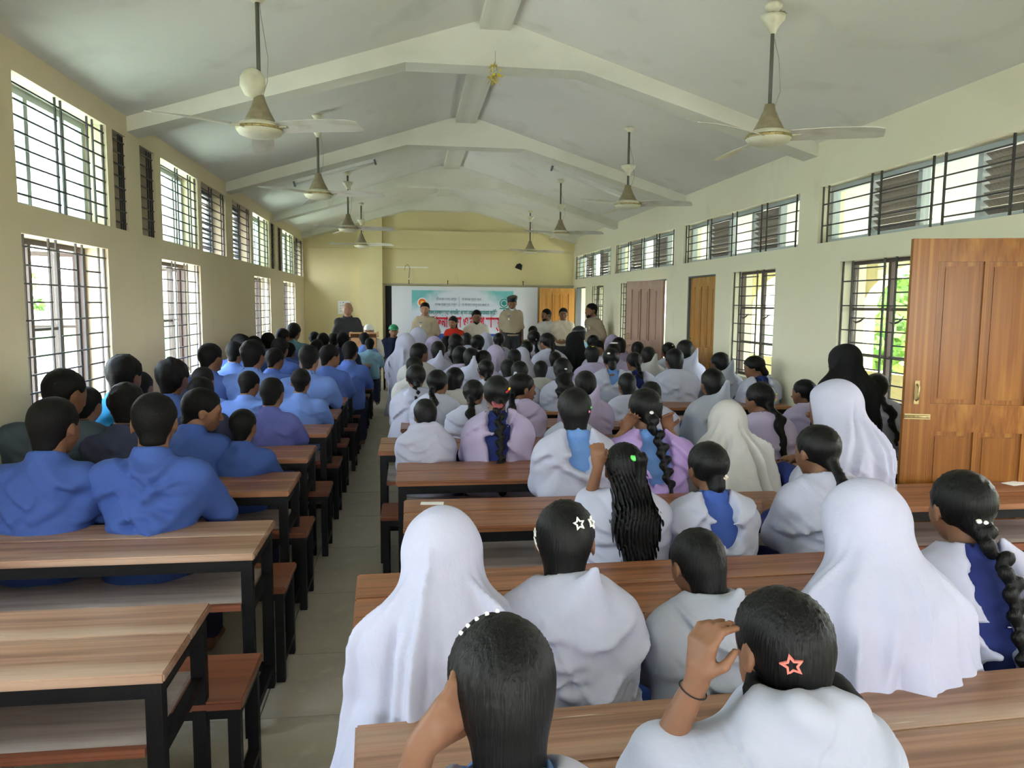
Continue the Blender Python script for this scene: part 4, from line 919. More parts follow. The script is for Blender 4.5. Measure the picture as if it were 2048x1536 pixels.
# ---------------------------------------------------------------- hair clips, caps, faces
PEOPLE={}
def find(k):
    for n,v in PEOPLE.items():
        if k in n: return v
    raise KeyError(k)
_person=person
def person(label,*a,**k):
    r=_person(label,*a,**k);PEOPLE[label]=r;return r
def on_head(pr,q,name,mesh_pts,faces,m,lift=.0,size=1):
    """place a small flat-backed thing on the hair at head-frame direction q"""
    root,J,p=pr;s=p['s'];R=np.array(J['R'],float)
    q=np.array(q,float);c=np.array([0,-.014,.025]);d=q-c;k=1/np.linalg.norm(d/np.array([.084,.105,.092]));w=c+d*(k)+d/np.linalg.norm(d)*lift
    nrm=(w-c)/np.array([.084,.105,.092])**2;nrm/=np.linalg.norm(nrm);up=np.array([0,0,1.])-nrm*nrm[2];up/=np.linalg.norm(up);rt=np.cross(up,nrm)
    V=[]
    for a,b,h in mesh_pts: V.append(tuple(local(J,p,w+(rt*a+up*b+nrm*h)*size)))
    hr=[c for c in root.children if c.name.startswith('hair')]
    return link(name,pyd(name,V,faces),m,hr[0] if hr else root)
def star(pr,q,m,size=1,rot=0,name='star_clip'):
    V=[];n=10
    for h in(0,.004):
        for ro in(1,.62):
            for i in range(n):
                a=math.pi/2+rot+i*math.pi/5;r=.019*(1 if i%2==0 else .50)*ro;V.append((r*math.cos(a),r*math.sin(a),h))
    F=[]
    for i in range(n):
        j=(i+1)%n;F+=[(2*n+i,2*n+j,3*n+j,3*n+i),(i,n+i,n+j,j),(i,j,2*n+j,2*n+i),(n+i,3*n+i,3*n+j,n+j)]
    return on_head(pr,q,name,V,F,m,size=size)
def blob(pr,q,m,rx,rz,h=.006,name='hair_clip'):
    V=[];F=[];n=10
    for k,(sc,hh) in enumerate(((1,0),(.9,h*.7),(.4,h))):
        for i in range(n): a=6.2832*i/n;V.append((rx*sc*math.cos(a),rz*sc*math.sin(a),hh))
    for k in range(2):
        for i in range(n): F.append((k*n+i,k*n+(i+1)%n,(k+1)*n+(i+1)%n,(k+1)*n+i))
    F.append(tuple(2*n+i for i in range(n)));return on_head(pr,q,name,V,F,m)
for n,c in dict(clip_white=(.8,.8,.78),clip_coral=(.75,.20,.16),clip_red=(.6,.03,.03),clip_yellow=(.8,.6,.05),clip_green=(.15,.75,.15),clip_cream=(.78,.70,.62),clip_blue=(.08,.10,.5),clip_pink=(.8,.25,.4),cap_green=(.02,.22,.10),cap_black=(.008,.01,.018),cap_white=(.75,.74,.72),mask_blue=(.45,.62,.78)).items(): mat(n,c,.4,.5)
person('boy in royal blue shirt, leftmost of the two boys nearest the camera',-1.520,3.50,1.294,hair='boy',shirt='blue_deep',trousers='slate',hyaw=-14,sw=.158,sleeve=1.5,hpitch=7,lean=0.10)
person('boy in royal blue shirt, right one of the two boys nearest the camera',-1.110,3.50,1.313,hair='boy',shirt='blue_deep',trousers='slate',sw=.158,sleeve=1.5,hyaw=9,hpitch=10,lean=0.12)
person('short boy in blue shirt behind the fourth desk, his back above its top',-0.932,4.45,1.111,hair='boy',shirt='blue_deep',trousers='slate',hyaw=-12,hpitch=5,lean=0.05)
person('boy in dark blue shirt turning his head right with brown face in profile',-1.151,4.45,1.234,hair='boy',shirt='blue_deep',trousers='slate',hyaw=-72,hpitch=14,htilt=6,v=.0075,armr='desk',lean=.2)
person('boy with curly hair in dark slate shirt between the two nearest boys',-1.551,4.45,1.256,hair='curly',shirt='slate',trousers='slate',hyaw=3,hpitch=8,lean=0.17)
person('large boy in dark grey green shirt beside the nearest left window',-1.889,4.50,1.341,hair='boy',shirt='slate2',trousers='slate',hyaw=-28,sw=.17,hpitch=16,lean=0.06)
person('boy in dark shirt mostly hidden behind the large boy at the left edge',-1.954,4.95,1.191,hair='boy',shirt='slate',trousers='slate',hyaw=-10,hpitch=12,lean=0.13)
person('boy with wavy hair in bright turquoise blue shirt below the nearest window',-1.886,5.40,1.348,hair='curly',shirt='cyan',trousers='slate',hyaw=-15,hpitch=8,lean=0.17)
person('boy in pale teal shirt half hidden behind the turquoise shirt',-1.950,5.90,1.199,hair='boy',shirt='teal',trousers='slate',hyaw=-11,hpitch=8,lean=0.08)
person('boy with spiky hair sticking out left, between the first two windows',-1.580,5.40,1.328,hair='spiky',shirt='blue',trousers='slate',hyaw=-12,hpitch=4,lean=0.17)
person('dark haired boy directly behind the boy shown in profile',-1.388,5.35,1.217,hair='boy',shirt='slate',trousers='slate',hyaw=-6,hpitch=16,lean=0.09)
person('boy whose crown shows above the dark haired boy, under the second window',-1.614,6.30,1.199,hair='boy',shirt='blue_light',trousers='slate',hyaw=-9,hpitch=8,lean=0.09)
person('boy in light blue shirt with shaved nape and big ears, mid left block',-1.265,6.30,1.174,hair='fade',shirt='blue_light',trousers='slate',hyaw=-18,hpitch=15,lean=0.19)
person('boy in violet blue shirt with bowed head at the fifth desk',-0.943,5.45,1.199,hair='boy',shirt='blue_violet',trousers='slate',hyaw=-8,hpitch=16,lean=0.18)
person('boy in light blue shirt seated at aisle end of the sixth desk',-0.870,6.35,1.181,hair='fade',shirt='blue_light',trousers='slate',sw=.16,hyaw=-3,hpitch=5,lean=0.18)
person('tall boy in blue shirt with creases, behind the aisle end of seventh desk',-0.912,7.20,1.331,hair='fade',shirt='blue_light',trousers='slate',sw=.155,hyaw=-4,hpitch=14,lean=0.11)
person('boy in blue shirt looking right with one ear and cheek visible near the aisle',-0.810,8.10,1.285,hair='fade',shirt='blue',trousers='slate',hyaw=-48,hpitch=7,lean=0.08)
person('boy in blue shirt leaning forward at the aisle, below the lectern',-0.674,9.00,1.285,hair='boy',shirt='blue',trousers='slate',hyaw=-12,hpitch=18,lean=0.12)
person('boy with curly top hair and light blue shirt in the middle of the left block',-1.400,7.20,1.366,hair='curly',shirt='blue_light',trousers='slate',hyaw=-22,hpitch=5,lean=0.19)
person('boy with closely shaved brownish head in blue shirt, mid left block',-1.364,8.10,1.253,hair='fade',shirt='blue',trousers='slate',hyaw=-25,hpitch=12,lean=0.18)
person('boy with shaved head side in blue shirt just right of second window',-1.773,7.20,1.338,hair='fade',shirt='blue',trousers='slate',hyaw=-30,hpitch=4,lean=0.19)
person('boy turned back towards the camera with face showing, by the wall',-1.881,9.00,1.360,hair='boy',shirt='blue',trousers='slate',hyaw=-118,hpitch=18,v=.012,lean=0.14)
person('boy in light blue shirt just right of the boy who turned back',-1.848,8.50,1.300,hair='fade',shirt='blue_light',trousers='slate',hyaw=-5,hpitch=16,lean=0.13)
person('boy in pale blue shirt behind the curly haired boy',-1.908,9.90,1.296,hair='boy',shirt='blue_light',trousers='slate',hyaw=-20,hpitch=10,lean=0.11)
person('boy with thick black hair below the third left window',-1.903,10.80,1.308,hair='boy',shirt='blue',trousers='slate',hyaw=-5,hpitch=10,lean=0.12)
person('boy in pale shirt looking right between third and fourth windows',-1.896,12.00,1.325,hair='boy',shirt='blue_light',trousers='slate',hyaw=-30,hpitch=7,lean=0.10)
person('tall boy in teal grey shirt near the fourth left window',-1.763,12.20,1.412,hair='boy',shirt='teal',trousers='slate',hyaw=-20,sw=.165,hpitch=16,lean=0.06)
person('curly haired boy holding his head low in the middle of the left block',-1.502,9.30,1.293,hair='curly',shirt='blue',trousers='slate',hyaw=-15,hpitch=4,lean=0.12)
person('boy half hidden behind the curly haired boy in the middle',-1.566,10.40,1.193,hair='boy',shirt='blue',trousers='slate',hyaw=-6,hpitch=12,lean=0.13)
person('dark haired boy, leftmost of the far cluster before the speaker',-1.482,12.40,1.268,hair='boy',shirt='blue',trousers='slate',hyaw=1,hpitch=15)
person('dark haired boy right in front of the standing speaker',-1.225,11.30,1.286,hair='boy',shirt='slate',trousers='slate',hyaw=-4,hpitch=6,lean=0.20)
person('boy in pale pinkish shirt in the far cluster of the left block',-1.183,10.20,1.242,hair='boy',shirt='lilac_grey',trousers='slate',hyaw=-8,hpitch=5,lean=0.11)
person("boy in the far cluster directly below the speaker's arm",-1.165,12.30,1.257,hair='boy',shirt='blue',trousers='slate',hyaw=-8,hpitch=14,lean=0.14)
person("dark haired boy in front of the lectern's left side",-0.944,11.30,1.301,hair='boy',shirt='slate',trousers='slate',hyaw=-6,hpitch=6,lean=0.10)
person('small boy in light blue shirt just right before the lectern',-0.744,13.00,1.234,hair='boy',shirt='blue_light',trousers='slate',hyaw=9,hpitch=13,lean=0.10)
person('small boy in pale turquoise shirt at the front aisle desk',-0.635,12.60,1.160,hair='boy',shirt='teal_light',trousers='slate',hpitch=14,hyaw=3,lean=0.08)
person('girl under long white veil, leftmost in the second row at the aisle',0.083,1.95,1.187,fem=True,hair=None,veil='white',shirt='navy_k',sname='kameez',trousers='navy_k',tname='salwar',sleeve=1.6,flare=.06,fx=-.02,hem=.44,seed=3,hyaw=-4,hpitch=5,lean=0.18)
person('girl with white star clips in black hair and white shawl',0.420,2.00,1.183,fem=True,hair='under',wrap='peak',cloth='white',shirt='blue_k',sname='kameez',trousers='blue_k',tname='salwar',sleeve=1.4,hyaw=-12,pkx=.05,pkh=-.01,seed=21,hpitch=15,lean=0.08)
person('girl with bowed head and grey white shawl in second row',0.799,2.00,1.098,fem=True,hair='under',wrap='peak',cloth='grey',shirt='blue_k',sname='kameez',trousers='blue_k',tname='salwar',sleeve=1.4,pkx=.045,pkh=-.02,hpitch=22,seed=8,hyaw=10)
person('girl under broad creased white veil, second row right of middle',1.253,1.95,1.236,fem=True,hair=None,veil='white',shirt='navy_k',sname='kameez',trousers='navy_k',tname='salwar',sleeve=1.6,flare=.05,fx=.03,hyaw=20,hem=.44,seed=14,htilt=4,hpitch=13,lean=0.14)
person('girl with thick black braid and bare neck at the right edge',1.668,2.08,1.219,fem=True,hair='braid',wrap='vneck',cloth='white',shirt='navy_k',sname='kameez',trousers='navy_k',tname='salwar',sleeve=1.4,plen=.34,dip=.22,px=.02,hpitch=8,seed=5,sw=.125,hyaw=-7,lean=0.07)
person('girl nearest the camera with smooth black hair, hand at her face',0.141,1.15,1.219,fem=True,hair='under',wrap='shawl',cloth='white',shirt='sky_k',sname='kameez',trousers='sky_k',tname='salwar',hyaw=6,hpitch=12,v=.0072,vh=.0065,seed=31,arml=((-.175,.12,.82),(-.125,.10,1.01),(.55,-.02,.6),(0,1,.3)),sleeve=.8,hem=.55,face=0,lean=0.19)
person('girl with coral star clips raising a hand, bottom right front row',0.688,1.30,1.183,fem=True,hair='under',wrap='cowl',cloth='grey',shirt='blue_k',sname='kameez',trousers='blue_k',tname='salwar',hyaw=14,htilt=4,v=.0062,vh=.0062,pkx=.0,pkh=-.035,seed=12,face=0,arml=((-.25,.10,.82),(-.178,.06,1.03),(.12,.05,1),(.9,.35,0)),curl=.75,sleeve=.95,hem=.55,hpitch=8)
person('girl with long straight black hair and green hair tie, hand raised',0.868,3.00,1.151,fem=True,hair='highpony',wrap='shawl',cloth='white',shirt='sky_k',sname='kameez',trousers='sky_k',tname='salwar',plen=.42,seed=9,fk=.4,v=.008,vh=.006,arml=((-.15,.12,.86),(-.12,.05,1.08),(0,.05,1),(0,1,0)),curl=1.0,sleeve=.9,hem=.48,hyaw=0,hpitch=4,lean=0.06)
person('girl with cream claw clip in her black hair bun',1.226,3.00,1.146,fem=True,hair='bun',wrap='vneck',cloth='white',shirt='blue_k',sname='kameez',trousers='blue_k',tname='salwar',sleeve=1.4,dip=.08,seed=17,hvol=.004,hyaw=8,hpitch=5,lean=0.18)
person('girl with sleek low ponytail and white shawl, third row',1.739,3.05,1.207,fem=True,hair='pony',wrap='peak',cloth='white',shirt='navy_k',sname='kameez',trousers='navy_k',tname='salwar',sleeve=1.4,plen=.05,pkx=.09,pkh=-.08,seed=19,hyaw=12,px=.01,hpitch=8)
person('girl with plain dark hair and crumpled white shawl, leftmost above the aisle desk',0.096,4.80,1.121,fem=True,hair='under',wrap='cowl',cloth='white',shirt='blue_k',sname='kameez',trousers='blue_k',tname='salwar',sleeve=1.4,seed=22,hpitch=10,hyaw=9,lean=0.15)
person('girl with thick dark braid, red and yellow clip and lilac shawl',0.551,4.80,1.260,fem=True,hair='braid',wrap='vneck',cloth='lilac',shirt='navy_k',sname='kameez',trousers='navy_k',tname='salwar',sleeve=1.4,plen=.36,dip=.2,seed=23,hyaw=-4,hpitch=4,lean=0.10)
person('girl with green and pink clips and light blue collar, fourth row',0.876,4.00,1.270,fem=True,hair='under',wrap='vneck',cloth='white',shirt='sky_k',sname='kameez',trousers='sky_k',tname='salwar',sleeve=1.4,dip=.04,seed=24,hem=.47,hyaw=-4,hpitch=6,lean=0.17)
person('girl in violet shawl with braid, both hands at her ears',1.270,4.00,1.268,fem=True,hair='braid',wrap='vneck',cloth='violet',shirt='sky_k',sname='kameez',trousers='sky_k',tname='salwar',sleeve=1.4,dip=.1,plen=.3,px=.05,seed=25,v=.009,arml=((-.21,.1,.83),(-.11,.1,.97),(.3,-.4,.9),(0,-1,0)),armr=((.21,.1,.83),(.11,.1,.97),(-.3,-.4,.9),(0,-1,0)),hyaw=-1,hpitch=13,lean=0.15)
person('girl under cream white veil in the fourth row',1.737,4.00,1.199,fem=True,hair=None,veil='offwhite',shirt='navy_k',sname='kameez',trousers='navy_k',tname='salwar',sleeve=1.6,flare=.05,seed=26,fx=.03,hyaw=-12,hpitch=8,lean=0.14)
person('girl with long wavy ponytail and lilac shawl, face turned left',2.306,4.80,1.214,fem=True,hair='wavy',wrap='shawl',cloth='lilac',shirt='navy_k',sname='kameez',trousers='navy_k',tname='salwar',sleeve=1.4,plen=.34,px=.03,seed=27,hyaw=22,hpitch=11,lean=0.09)
person('girl under tall white veil in front of the woman in black',2.215,3.75,1.331,fem=True,hair=None,veil='white',shirt='navy_k',sname='kameez',trousers='navy_k',tname='salwar',sleeve=1.6,flare=-.065,sw=.09,hyaw=28,yaw=25,seed=28,hem=.47,hpitch=8,lean=0.11)
person('woman in black full veil standing by the nearest right window',2.917,4.85,1.467,fem=True,hair=None,veil='black',shirt='black',sname='abaya',trousers='black',tname='skirt',pose='stand',sleeve=1.8,hem=.1,seed=29,hyaw=25,htilt=4,flare=.0)
person('girl with wavy brown ponytail between woman in black and open door',3.429,5.25,1.227,fem=True,hair='wavy',wrap='shawl',cloth='white',shirt='sky_k',sname='kameez',trousers='sky_k',tname='salwar',sleeve=1.4,plen=.22,seed=30,px=.03,hyaw=-15,hpitch=6,lean=0.10)
person('girl with blue hair clip and lilac shawl left of the white veil',3.050,5.60,1.150,fem=True,hair='bun',wrap='shawl',cloth='lilac',shirt='navy_k',sname='kameez',trousers='navy_k',tname='salwar',sleeve=1.4,seed=32,hyaw=30,hpitch=4,lean=0.10)
person('girl with dark bun and pointed grey shawl, hand at her cheek',2.303,5.60,1.238,fem=True,hair='under',wrap='peak',cloth='grey',shirt='blue_k',sname='kameez',trousers='blue_k',tname='salwar',sleeve=1.4,seed=33,pkx=.04,pkh=.05,flare=.02,hyaw=0,hpitch=6,lean=0.10)
person('girl in profile facing left with pale claw clip by the wall',3.429,7.30,1.227,fem=True,hair='bun',wrap='vneck',cloth='white',shirt='navy_k',sname='kameez',trousers='navy_k',tname='salwar',sleeve=1.4,seed=34,hyaw=65,dip=.1,hpitch=16,lean=0.10)
person('girl with grey scarf slipping off her head beside the barred window',3.237,7.70,1.233,fem=True,hair='under',wrap='peak',cloth='grey',shirt='blue_k',sname='kameez',trousers='blue_k',tname='salwar',sleeve=1.4,seed=35,pkx=.05,pkh=.07,hyaw=25,hpitch=8,lean=0.14)
person('girl in wide white shawl hanging over the aisle end, mid rows',0.054,6.40,1.212,fem=True,hair='braid',wrap='peak',cloth='white',shirt='blue_k',sname='kameez',trousers='blue_k',tname='salwar',sleeve=1.4,seed=36,plen=.1,pkx=-.05,pkh=-.05,flare=.08,hyaw=0,hpitch=7,lean=0.11)
person('girl with dark curly hair between two girls in white shawls',0.225,6.10,1.191,fem=True,hair='wavy',wrap='shawl',cloth='white',shirt='blue_k',sname='kameez',plen=.05,hyaw=-30,seed=41,hpitch=7,lean=0.07)
person('girl with oval black hair and off white shawl, mid rows near aisle',0.383,6.50,1.178,fem=True,hair='under',wrap='shawl',cloth='offwhite',shirt='blue_k',sname='kameez',trousers='blue_k',tname='salwar',sleeve=1.4,seed=37,hyaw=-13,hpitch=4,lean=0.16)
person('girl with damp long black hair and white shawl, fifth row',0.469,5.60,1.162,fem=True,hair='wavy',wrap='shawl',cloth='white',shirt='navy_k',sname='kameez',trousers='navy_k',tname='salwar',sleeve=1.4,seed=38,plen=.16,hyaw=-20,hpitch=13,lean=0.15)
person('girl in lilac shawl with brown face turned right in profile',0.832,5.60,1.205,fem=True,hair='pony',wrap='shawl',cloth='lilac',shirt='sky_k',sname='kameez',trousers='sky_k',tname='salwar',sleeve=1.4,seed=39,plen=.16,px=-.03,hyaw=-72,v=.010,hpitch=6,lean=0.14)
person('girl in grey white shawl mostly hidden behind the fourth row girl',1.062,5.00,1.113,fem=True,hair='under',wrap='shawl',cloth='grey',shirt='sky_k',sname='kameez',trousers='sky_k',tname='salwar',sleeve=1.4,seed=42,hyaw=3,hpitch=11,lean=0.14)
person('girl with dark headband and lilac shawl behind the green clip girl',1.331,5.70,1.213,fem=True,hair='under',wrap='peak',cloth='lilac',shirt='blue_k',sname='kameez',trousers='blue_k',tname='salwar',sleeve=1.4,seed=40,pkx=.06,pkh=.03,flare=.03,hyaw=-4,hpitch=4,lean=0.07)
person('girl with round dark bun and pale shawl behind the violet shawl',1.831,6.30,1.144,fem=True,hair='under',wrap='shawl',cloth='white',shirt='blue_k',sname='kameez',trousers='blue_k',tname='salwar',sleeve=1.4,seed=43,hyaw=2,hpitch=8,lean=0.17)
person('girl with black hair band directly behind the violet shawl girl',1.783,5.50,1.154,fem=True,hair='under',wrap='shawl',cloth='white',shirt='blue_k',sname='kameez',trousers='blue_k',tname='salwar',sleeve=1.4,seed=44,hyaw=-1,hpitch=14,lean=0.20)
person('girl with two rows of small hair beads, centre of the crowd',0.726,7.30,1.190,fem=True,hair='braid',wrap='shawl',cloth='white',shirt='blue_k',sname='kameez',trousers='blue_k',tname='salwar',sleeve=1.4,seed=45,plen=.1,hyaw=1,hpitch=7)
person('child with cropped hair near the aisle behind white shawl',0.049,7.40,1.207,fem=True,hair='fade',wrap='shawl',cloth='offwhite',shirt='blue_k',sname='kameez',seed=46,hyaw=-7,hpitch=11,lean=0.11)
person('girl in profile looking right near the aisle with hair pinned',0.121,8.80,1.268,fem=True,hair='under',wrap='shawl',cloth='offwhite',shirt='blue_k',sname='kameez',trousers='blue_k',tname='salwar',sleeve=1.4,seed=47,hyaw=-55,hpitch=4,lean=0.08)
person('girl with white pointed shawl in front of lilac veil',0.340,9.20,1.272,fem=True,hair='under',wrap='peak',cloth='white',shirt='blue_k',sname='kameez',trousers='blue_k',tname='salwar',sleeve=1.4,seed=48,pkh=.03,flare=.04,hyaw=0,hpitch=7,lean=0.15)
person('girl under lilac veil near the front left of the girls',0.324,10.20,1.292,fem=True,hair=None,veil='lilac',shirt='navy_k',sname='kameez',trousers='navy_k',tname='salwar',sleeve=1.6,seed=49,hyaw=-1,hpitch=7,lean=0.12)
person('girl under long white veil at the aisle, nearer of two veils',-0.041,10.00,1.337,fem=True,hair=None,veil='white',shirt='navy_k',sname='kameez',trousers='navy_k',tname='salwar',sleeve=1.6,seed=50,hem=.3,flare=.0,hyaw=-13,hpitch=4,lean=0.09)
person('girl under white veil in front of the first officer',0.138,11.60,1.369,fem=True,hair=None,veil='white',shirt='navy_k',sname='kameez',trousers='navy_k',tname='salwar',sleeve=1.6,seed=51,flare=0,hyaw=-7,hpitch=12,lean=0.08)
person('girl with straight bobbed hair and pale lilac shawl',0.568,8.60,1.250,fem=True,hair='bob',wrap='shawl',cloth='lilac',shirt='blue_k',sname='kameez',trousers='blue_k',tname='salwar',sleeve=1.4,seed=52,hyaw=-7,hpitch=10,lean=0.18)
person('girl with tall pointed white shawl beside the bobbed hair',0.659,8.20,1.250,fem=True,hair='under',wrap='peak',cloth='white',shirt='blue_k',sname='kameez',trousers='blue_k',tname='salwar',sleeve=1.4,seed=53,pkh=.05,flare=.03,hyaw=-10,hpitch=9,lean=0.06)
person('girl with black ponytail below the lady in red',0.551,11.50,1.248,fem=True,hair='pony',wrap='shawl',cloth='white',shirt='blue_k',sname='kameez',trousers='blue_k',tname='salwar',sleeve=1.4,seed=54,plen=.1,hyaw=-4,hpitch=13,lean=0.07)
person('girl with very long black hair below the lady in red',0.619,10.40,1.318,fem=True,hair='long',wrap='shawl',cloth='white',shirt='navy_k',sname='kameez',trousers='navy_k',tname='salwar',sleeve=1.4,seed=55,plen=.25,hyaw=4,hpitch=10,lean=0.19)
person('dark haired girl between the lady in red and man in white',0.908,12.30,1.265,fem=True,hair='under',wrap='shawl',cloth='white',shirt='blue_k',sname='kameez',trousers='blue_k',tname='salwar',sleeve=1.4,seed=56,hyaw=6,hpitch=14,lean=0.18)
person('girl with large black hairdo below the man in white shirt',0.952,10.80,1.283,fem=True,hair='bun',wrap='shawl',cloth='white',shirt='blue_k',sname='kameez',trousers='blue_k',tname='salwar',sleeve=1.4,seed=57,hvol=.008,hyaw=8,hpitch=15,lean=0.06)
person('girl in small white veil right of the man in white shirt',1.184,12.00,1.277,fem=True,hair=None,veil='white',shirt='navy_k',sname='kameez',trousers='navy_k',tname='salwar',sleeve=1.6,seed=58,flare=-.02,hyaw=-2,hpitch=5,lean=0.11)
person('girl with reddish half tied long hair before the tall officer',1.373,11.80,1.277,fem=True,hair='wavy',wrap='shawl',cloth='white',shirt='blue_k',sname='kameez',trousers='blue_k',tname='salwar',sleeve=1.4,seed=59,plen=.22,hyaw=4,hpitch=6,lean=0.10)
person('girl under pale lilac veil in the middle of the crowd',1.034,9.30,1.227,fem=True,hair=None,veil='lilac',shirt='navy_k',sname='kameez',trousers='navy_k',tname='salwar',sleeve=1.6,seed=60,hyaw=7,hpitch=11,lean=0.17)
person('girl with smooth dark hair left of the middle lilac veil',0.788,8.20,1.223,fem=True,hair='under',wrap='shawl',cloth='lilac',shirt='blue_k',sname='kameez',trousers='blue_k',tname='salwar',sleeve=1.4,seed=61,hyaw=6,hpitch=9,lean=0.17)
person('dark haired girl right of the middle lilac veil',1.219,8.90,1.195,fem=True,hair='under',wrap='shawl',cloth='white',shirt='blue_k',sname='kameez',trousers='blue_k',tname='salwar',sleeve=1.4,seed=62,hyaw=2,hpitch=7,lean=0.15)
person('girl under white veil in the centre, behind dark hair',1.448,9.90,1.171,fem=True,hair=None,veil='white',shirt='navy_k',sname='kameez',trousers='navy_k',tname='salwar',sleeve=1.6,seed=63,flare=-.02,hyaw=7,hpitch=16,lean=0.09)
person('girl with tousled dark hair right of the central white veil',1.643,10.70,1.205,fem=True,hair='wavy',wrap='shawl',cloth='white',shirt='blue_k',sname='kameez',trousers='blue_k',tname='salwar',sleeve=1.4,seed=64,plen=.05,hvol=.006,hyaw=-2,hpitch=11,lean=0.06)
person('dark haired girl in the centre left of the brown haired girl',0.982,7.60,1.174,fem=True,hair='under',wrap='shawl',cloth='white',shirt='blue_k',sname='kameez',trousers='blue_k',tname='salwar',sleeve=1.4,seed=65,hyaw=-6,hpitch=14,lean=0.15)
person('brownish haired girl in the centre above the profile girl',1.026,7.10,1.189,fem=True,hair='under',wrap='peak',cloth='white',shirt='blue_k',sname='kameez',trousers='blue_k',tname='salwar',sleeve=1.4,seed=66,pkh=.03,pkx=-.06,hyaw=-13,hpitch=10,lean=0.18)
person('girl with hair tucked in white shawl, centre of the crowd',1.363,7.90,1.137,fem=True,hair='under',wrap='shawl',cloth='offwhite',shirt='blue_k',sname='kameez',trousers='blue_k',tname='salwar',sleeve=1.4,seed=67,hyaw=-10,hpitch=16,lean=0.20)
person('girl with long black hair and tiny white clip right of tall officer',1.838,11.30,1.334,fem=True,hair='pony',wrap='shawl',cloth='white',shirt='blue_k',sname='kameez',trousers='blue_k',tname='salwar',sleeve=1.4,seed=68,plen=.18,hyaw=7,hpitch=4,lean=0.18)
person('girl with black ponytail and white shawl below two standing men',1.855,10.30,1.340,fem=True,hair='pony',wrap='shawl',cloth='white',shirt='sky_k',sname='kameez',trousers='sky_k',tname='salwar',sleeve=1.4,seed=69,plen=.14,hyaw=25,hpitch=15,lean=0.15)
person('woman seated under black veil near the front right',2.300,10.60,1.345,fem=True,hair=None,veil='black',shirt='black',sname='abaya',trousers='black',tname='skirt',sleeve=1.6,seed=70,hem=.45,hyaw=4,hpitch=11,lean=0.16)
person('girl with white bow clip in long black hair, wide white shawl',1.410,7.00,1.224,fem=True,hair='long',wrap='shawl',cloth='white',shirt='sky_k',sname='kameez',trousers='sky_k',tname='salwar',sleeve=1.4,seed=71,plen=.06,flare=.05,hyaw=-2,hpitch=7,lean=0.17)
person('girl with gold clip and lilac white shawl, right of centre',2.127,8.80,1.248,fem=True,hair='under',wrap='shawl',cloth='lilac',shirt='blue_k',sname='kameez',trousers='blue_k',tname='salwar',sleeve=1.4,seed=72,flare=.03,hyaw=-8,hpitch=6,lean=0.05)
person('girl with butterfly clip and light blue sleeve, right of centre',2.116,7.90,1.263,fem=True,hair='bun',wrap='vneck',cloth='white',shirt='sky_k',sname='kameez',trousers='sky_k',tname='salwar',sleeve=1.4,seed=73,dip=.02,flare=.03,hyaw=-6,hpitch=5,lean=0.11)
person('girl with low tail and navy collar, right of centre',2.457,8.20,1.208,fem=True,hair='pony',wrap='vneck',cloth='white',shirt='navy_k',sname='kameez',trousers='navy_k',tname='salwar',sleeve=1.4,seed=74,dip=.06,plen=.03,hyaw=10,hpitch=16)
person('girl with creased cream shawl before the grey wooden door',2.806,8.80,1.231,fem=True,hair='under',wrap='peak',cloth='offwhite',shirt='blue_k',sname='kameez',trousers='blue_k',tname='salwar',sleeve=1.4,seed=75,pkx=.04,pkh=.05,hyaw=-2,hpitch=7,lean=0.13)
person('girl with round black head before the grey wooden door',3.041,10.00,1.234,fem=True,hair='under',wrap='shawl',cloth='white',shirt='blue_k',sname='kameez',trousers='blue_k',tname='salwar',sleeve=1.4,seed=76,hyaw=-8,hpitch=6,lean=0.15)
person('girl with white flower clip between the two wooden doors',3.403,9.80,1.238,fem=True,hair='under',wrap='shawl',cloth='white',shirt='sky_k',sname='kameez',trousers='sky_k',tname='salwar',sleeve=1.4,seed=77,hyaw=-4,hpitch=12,lean=0.17)
person('girl with broad smooth white shawl left of closed brown door',2.705,7.60,1.280,fem=True,hair='under',wrap='shawl',cloth='white',shirt='navy_k',sname='kameez',trousers='navy_k',tname='salwar',sleeve=1.4,seed=78,flare=.05,sw=.13,hyaw=1,hpitch=12)
person('girl with white scarf falling from her head, before the brown door',3.147,8.50,1.323,fem=True,hair='under',wrap='peak',cloth='white',shirt='blue_k',sname='kameez',trousers='blue_k',tname='salwar',sleeve=1.4,seed=79,pkx=.07,pkh=.06,flare=.03,hyaw=0,hpitch=4,lean=0.06)
person('girl at the foot of the closed brown door',3.429,9.20,1.192,fem=True,hair='under',wrap='shawl',cloth='white',shirt='navy_k',sname='kameez',trousers='navy_k',tname='salwar',sleeve=1.4,seed=80,hyaw=8,hpitch=13,lean=0.07)
person('girl with top bun in front of the third officer',2.671,11.00,1.281,fem=True,hair='highbun',wrap='shawl',cloth='white',shirt='blue_k',sname='kameez',trousers='blue_k',tname='salwar',sleeve=1.4,seed=81,plen=.0,hyaw=3,hpitch=8,lean=0.14)
person('child with brown face turned back, below the top bun',2.466,9.90,1.258,fem=True,hair='fade',wrap='shawl',cloth='white',shirt='navy_k',sname='kameez',hyaw=160,hpitch=14,seed=82,v=.012)
person('girl under lilac veil right of the third officer',3.018,11.20,1.282,fem=True,hair=None,veil='lilac',shirt='navy_k',sname='kameez',trousers='navy_k',tname='salwar',sleeve=1.6,seed=83,flare=-.02,hyaw=-10,hpitch=4,lean=0.10)
person('dark haired girl beside the right lilac veil',2.833,10.20,1.286,fem=True,hair='under',wrap='shawl',cloth='lilac',shirt='blue_k',sname='kameez',trousers='blue_k',tname='salwar',sleeve=1.4,seed=84,hyaw=10,hpitch=12)
person('girl with white striped hair band, right of centre',2.521,9.30,1.248,fem=True,hair='bun',wrap='shawl',cloth='lilac',shirt='blue_k',sname='kameez',trousers='blue_k',tname='salwar',sleeve=1.4,seed=85,hyaw=-14,hpitch=8,lean=0.18)
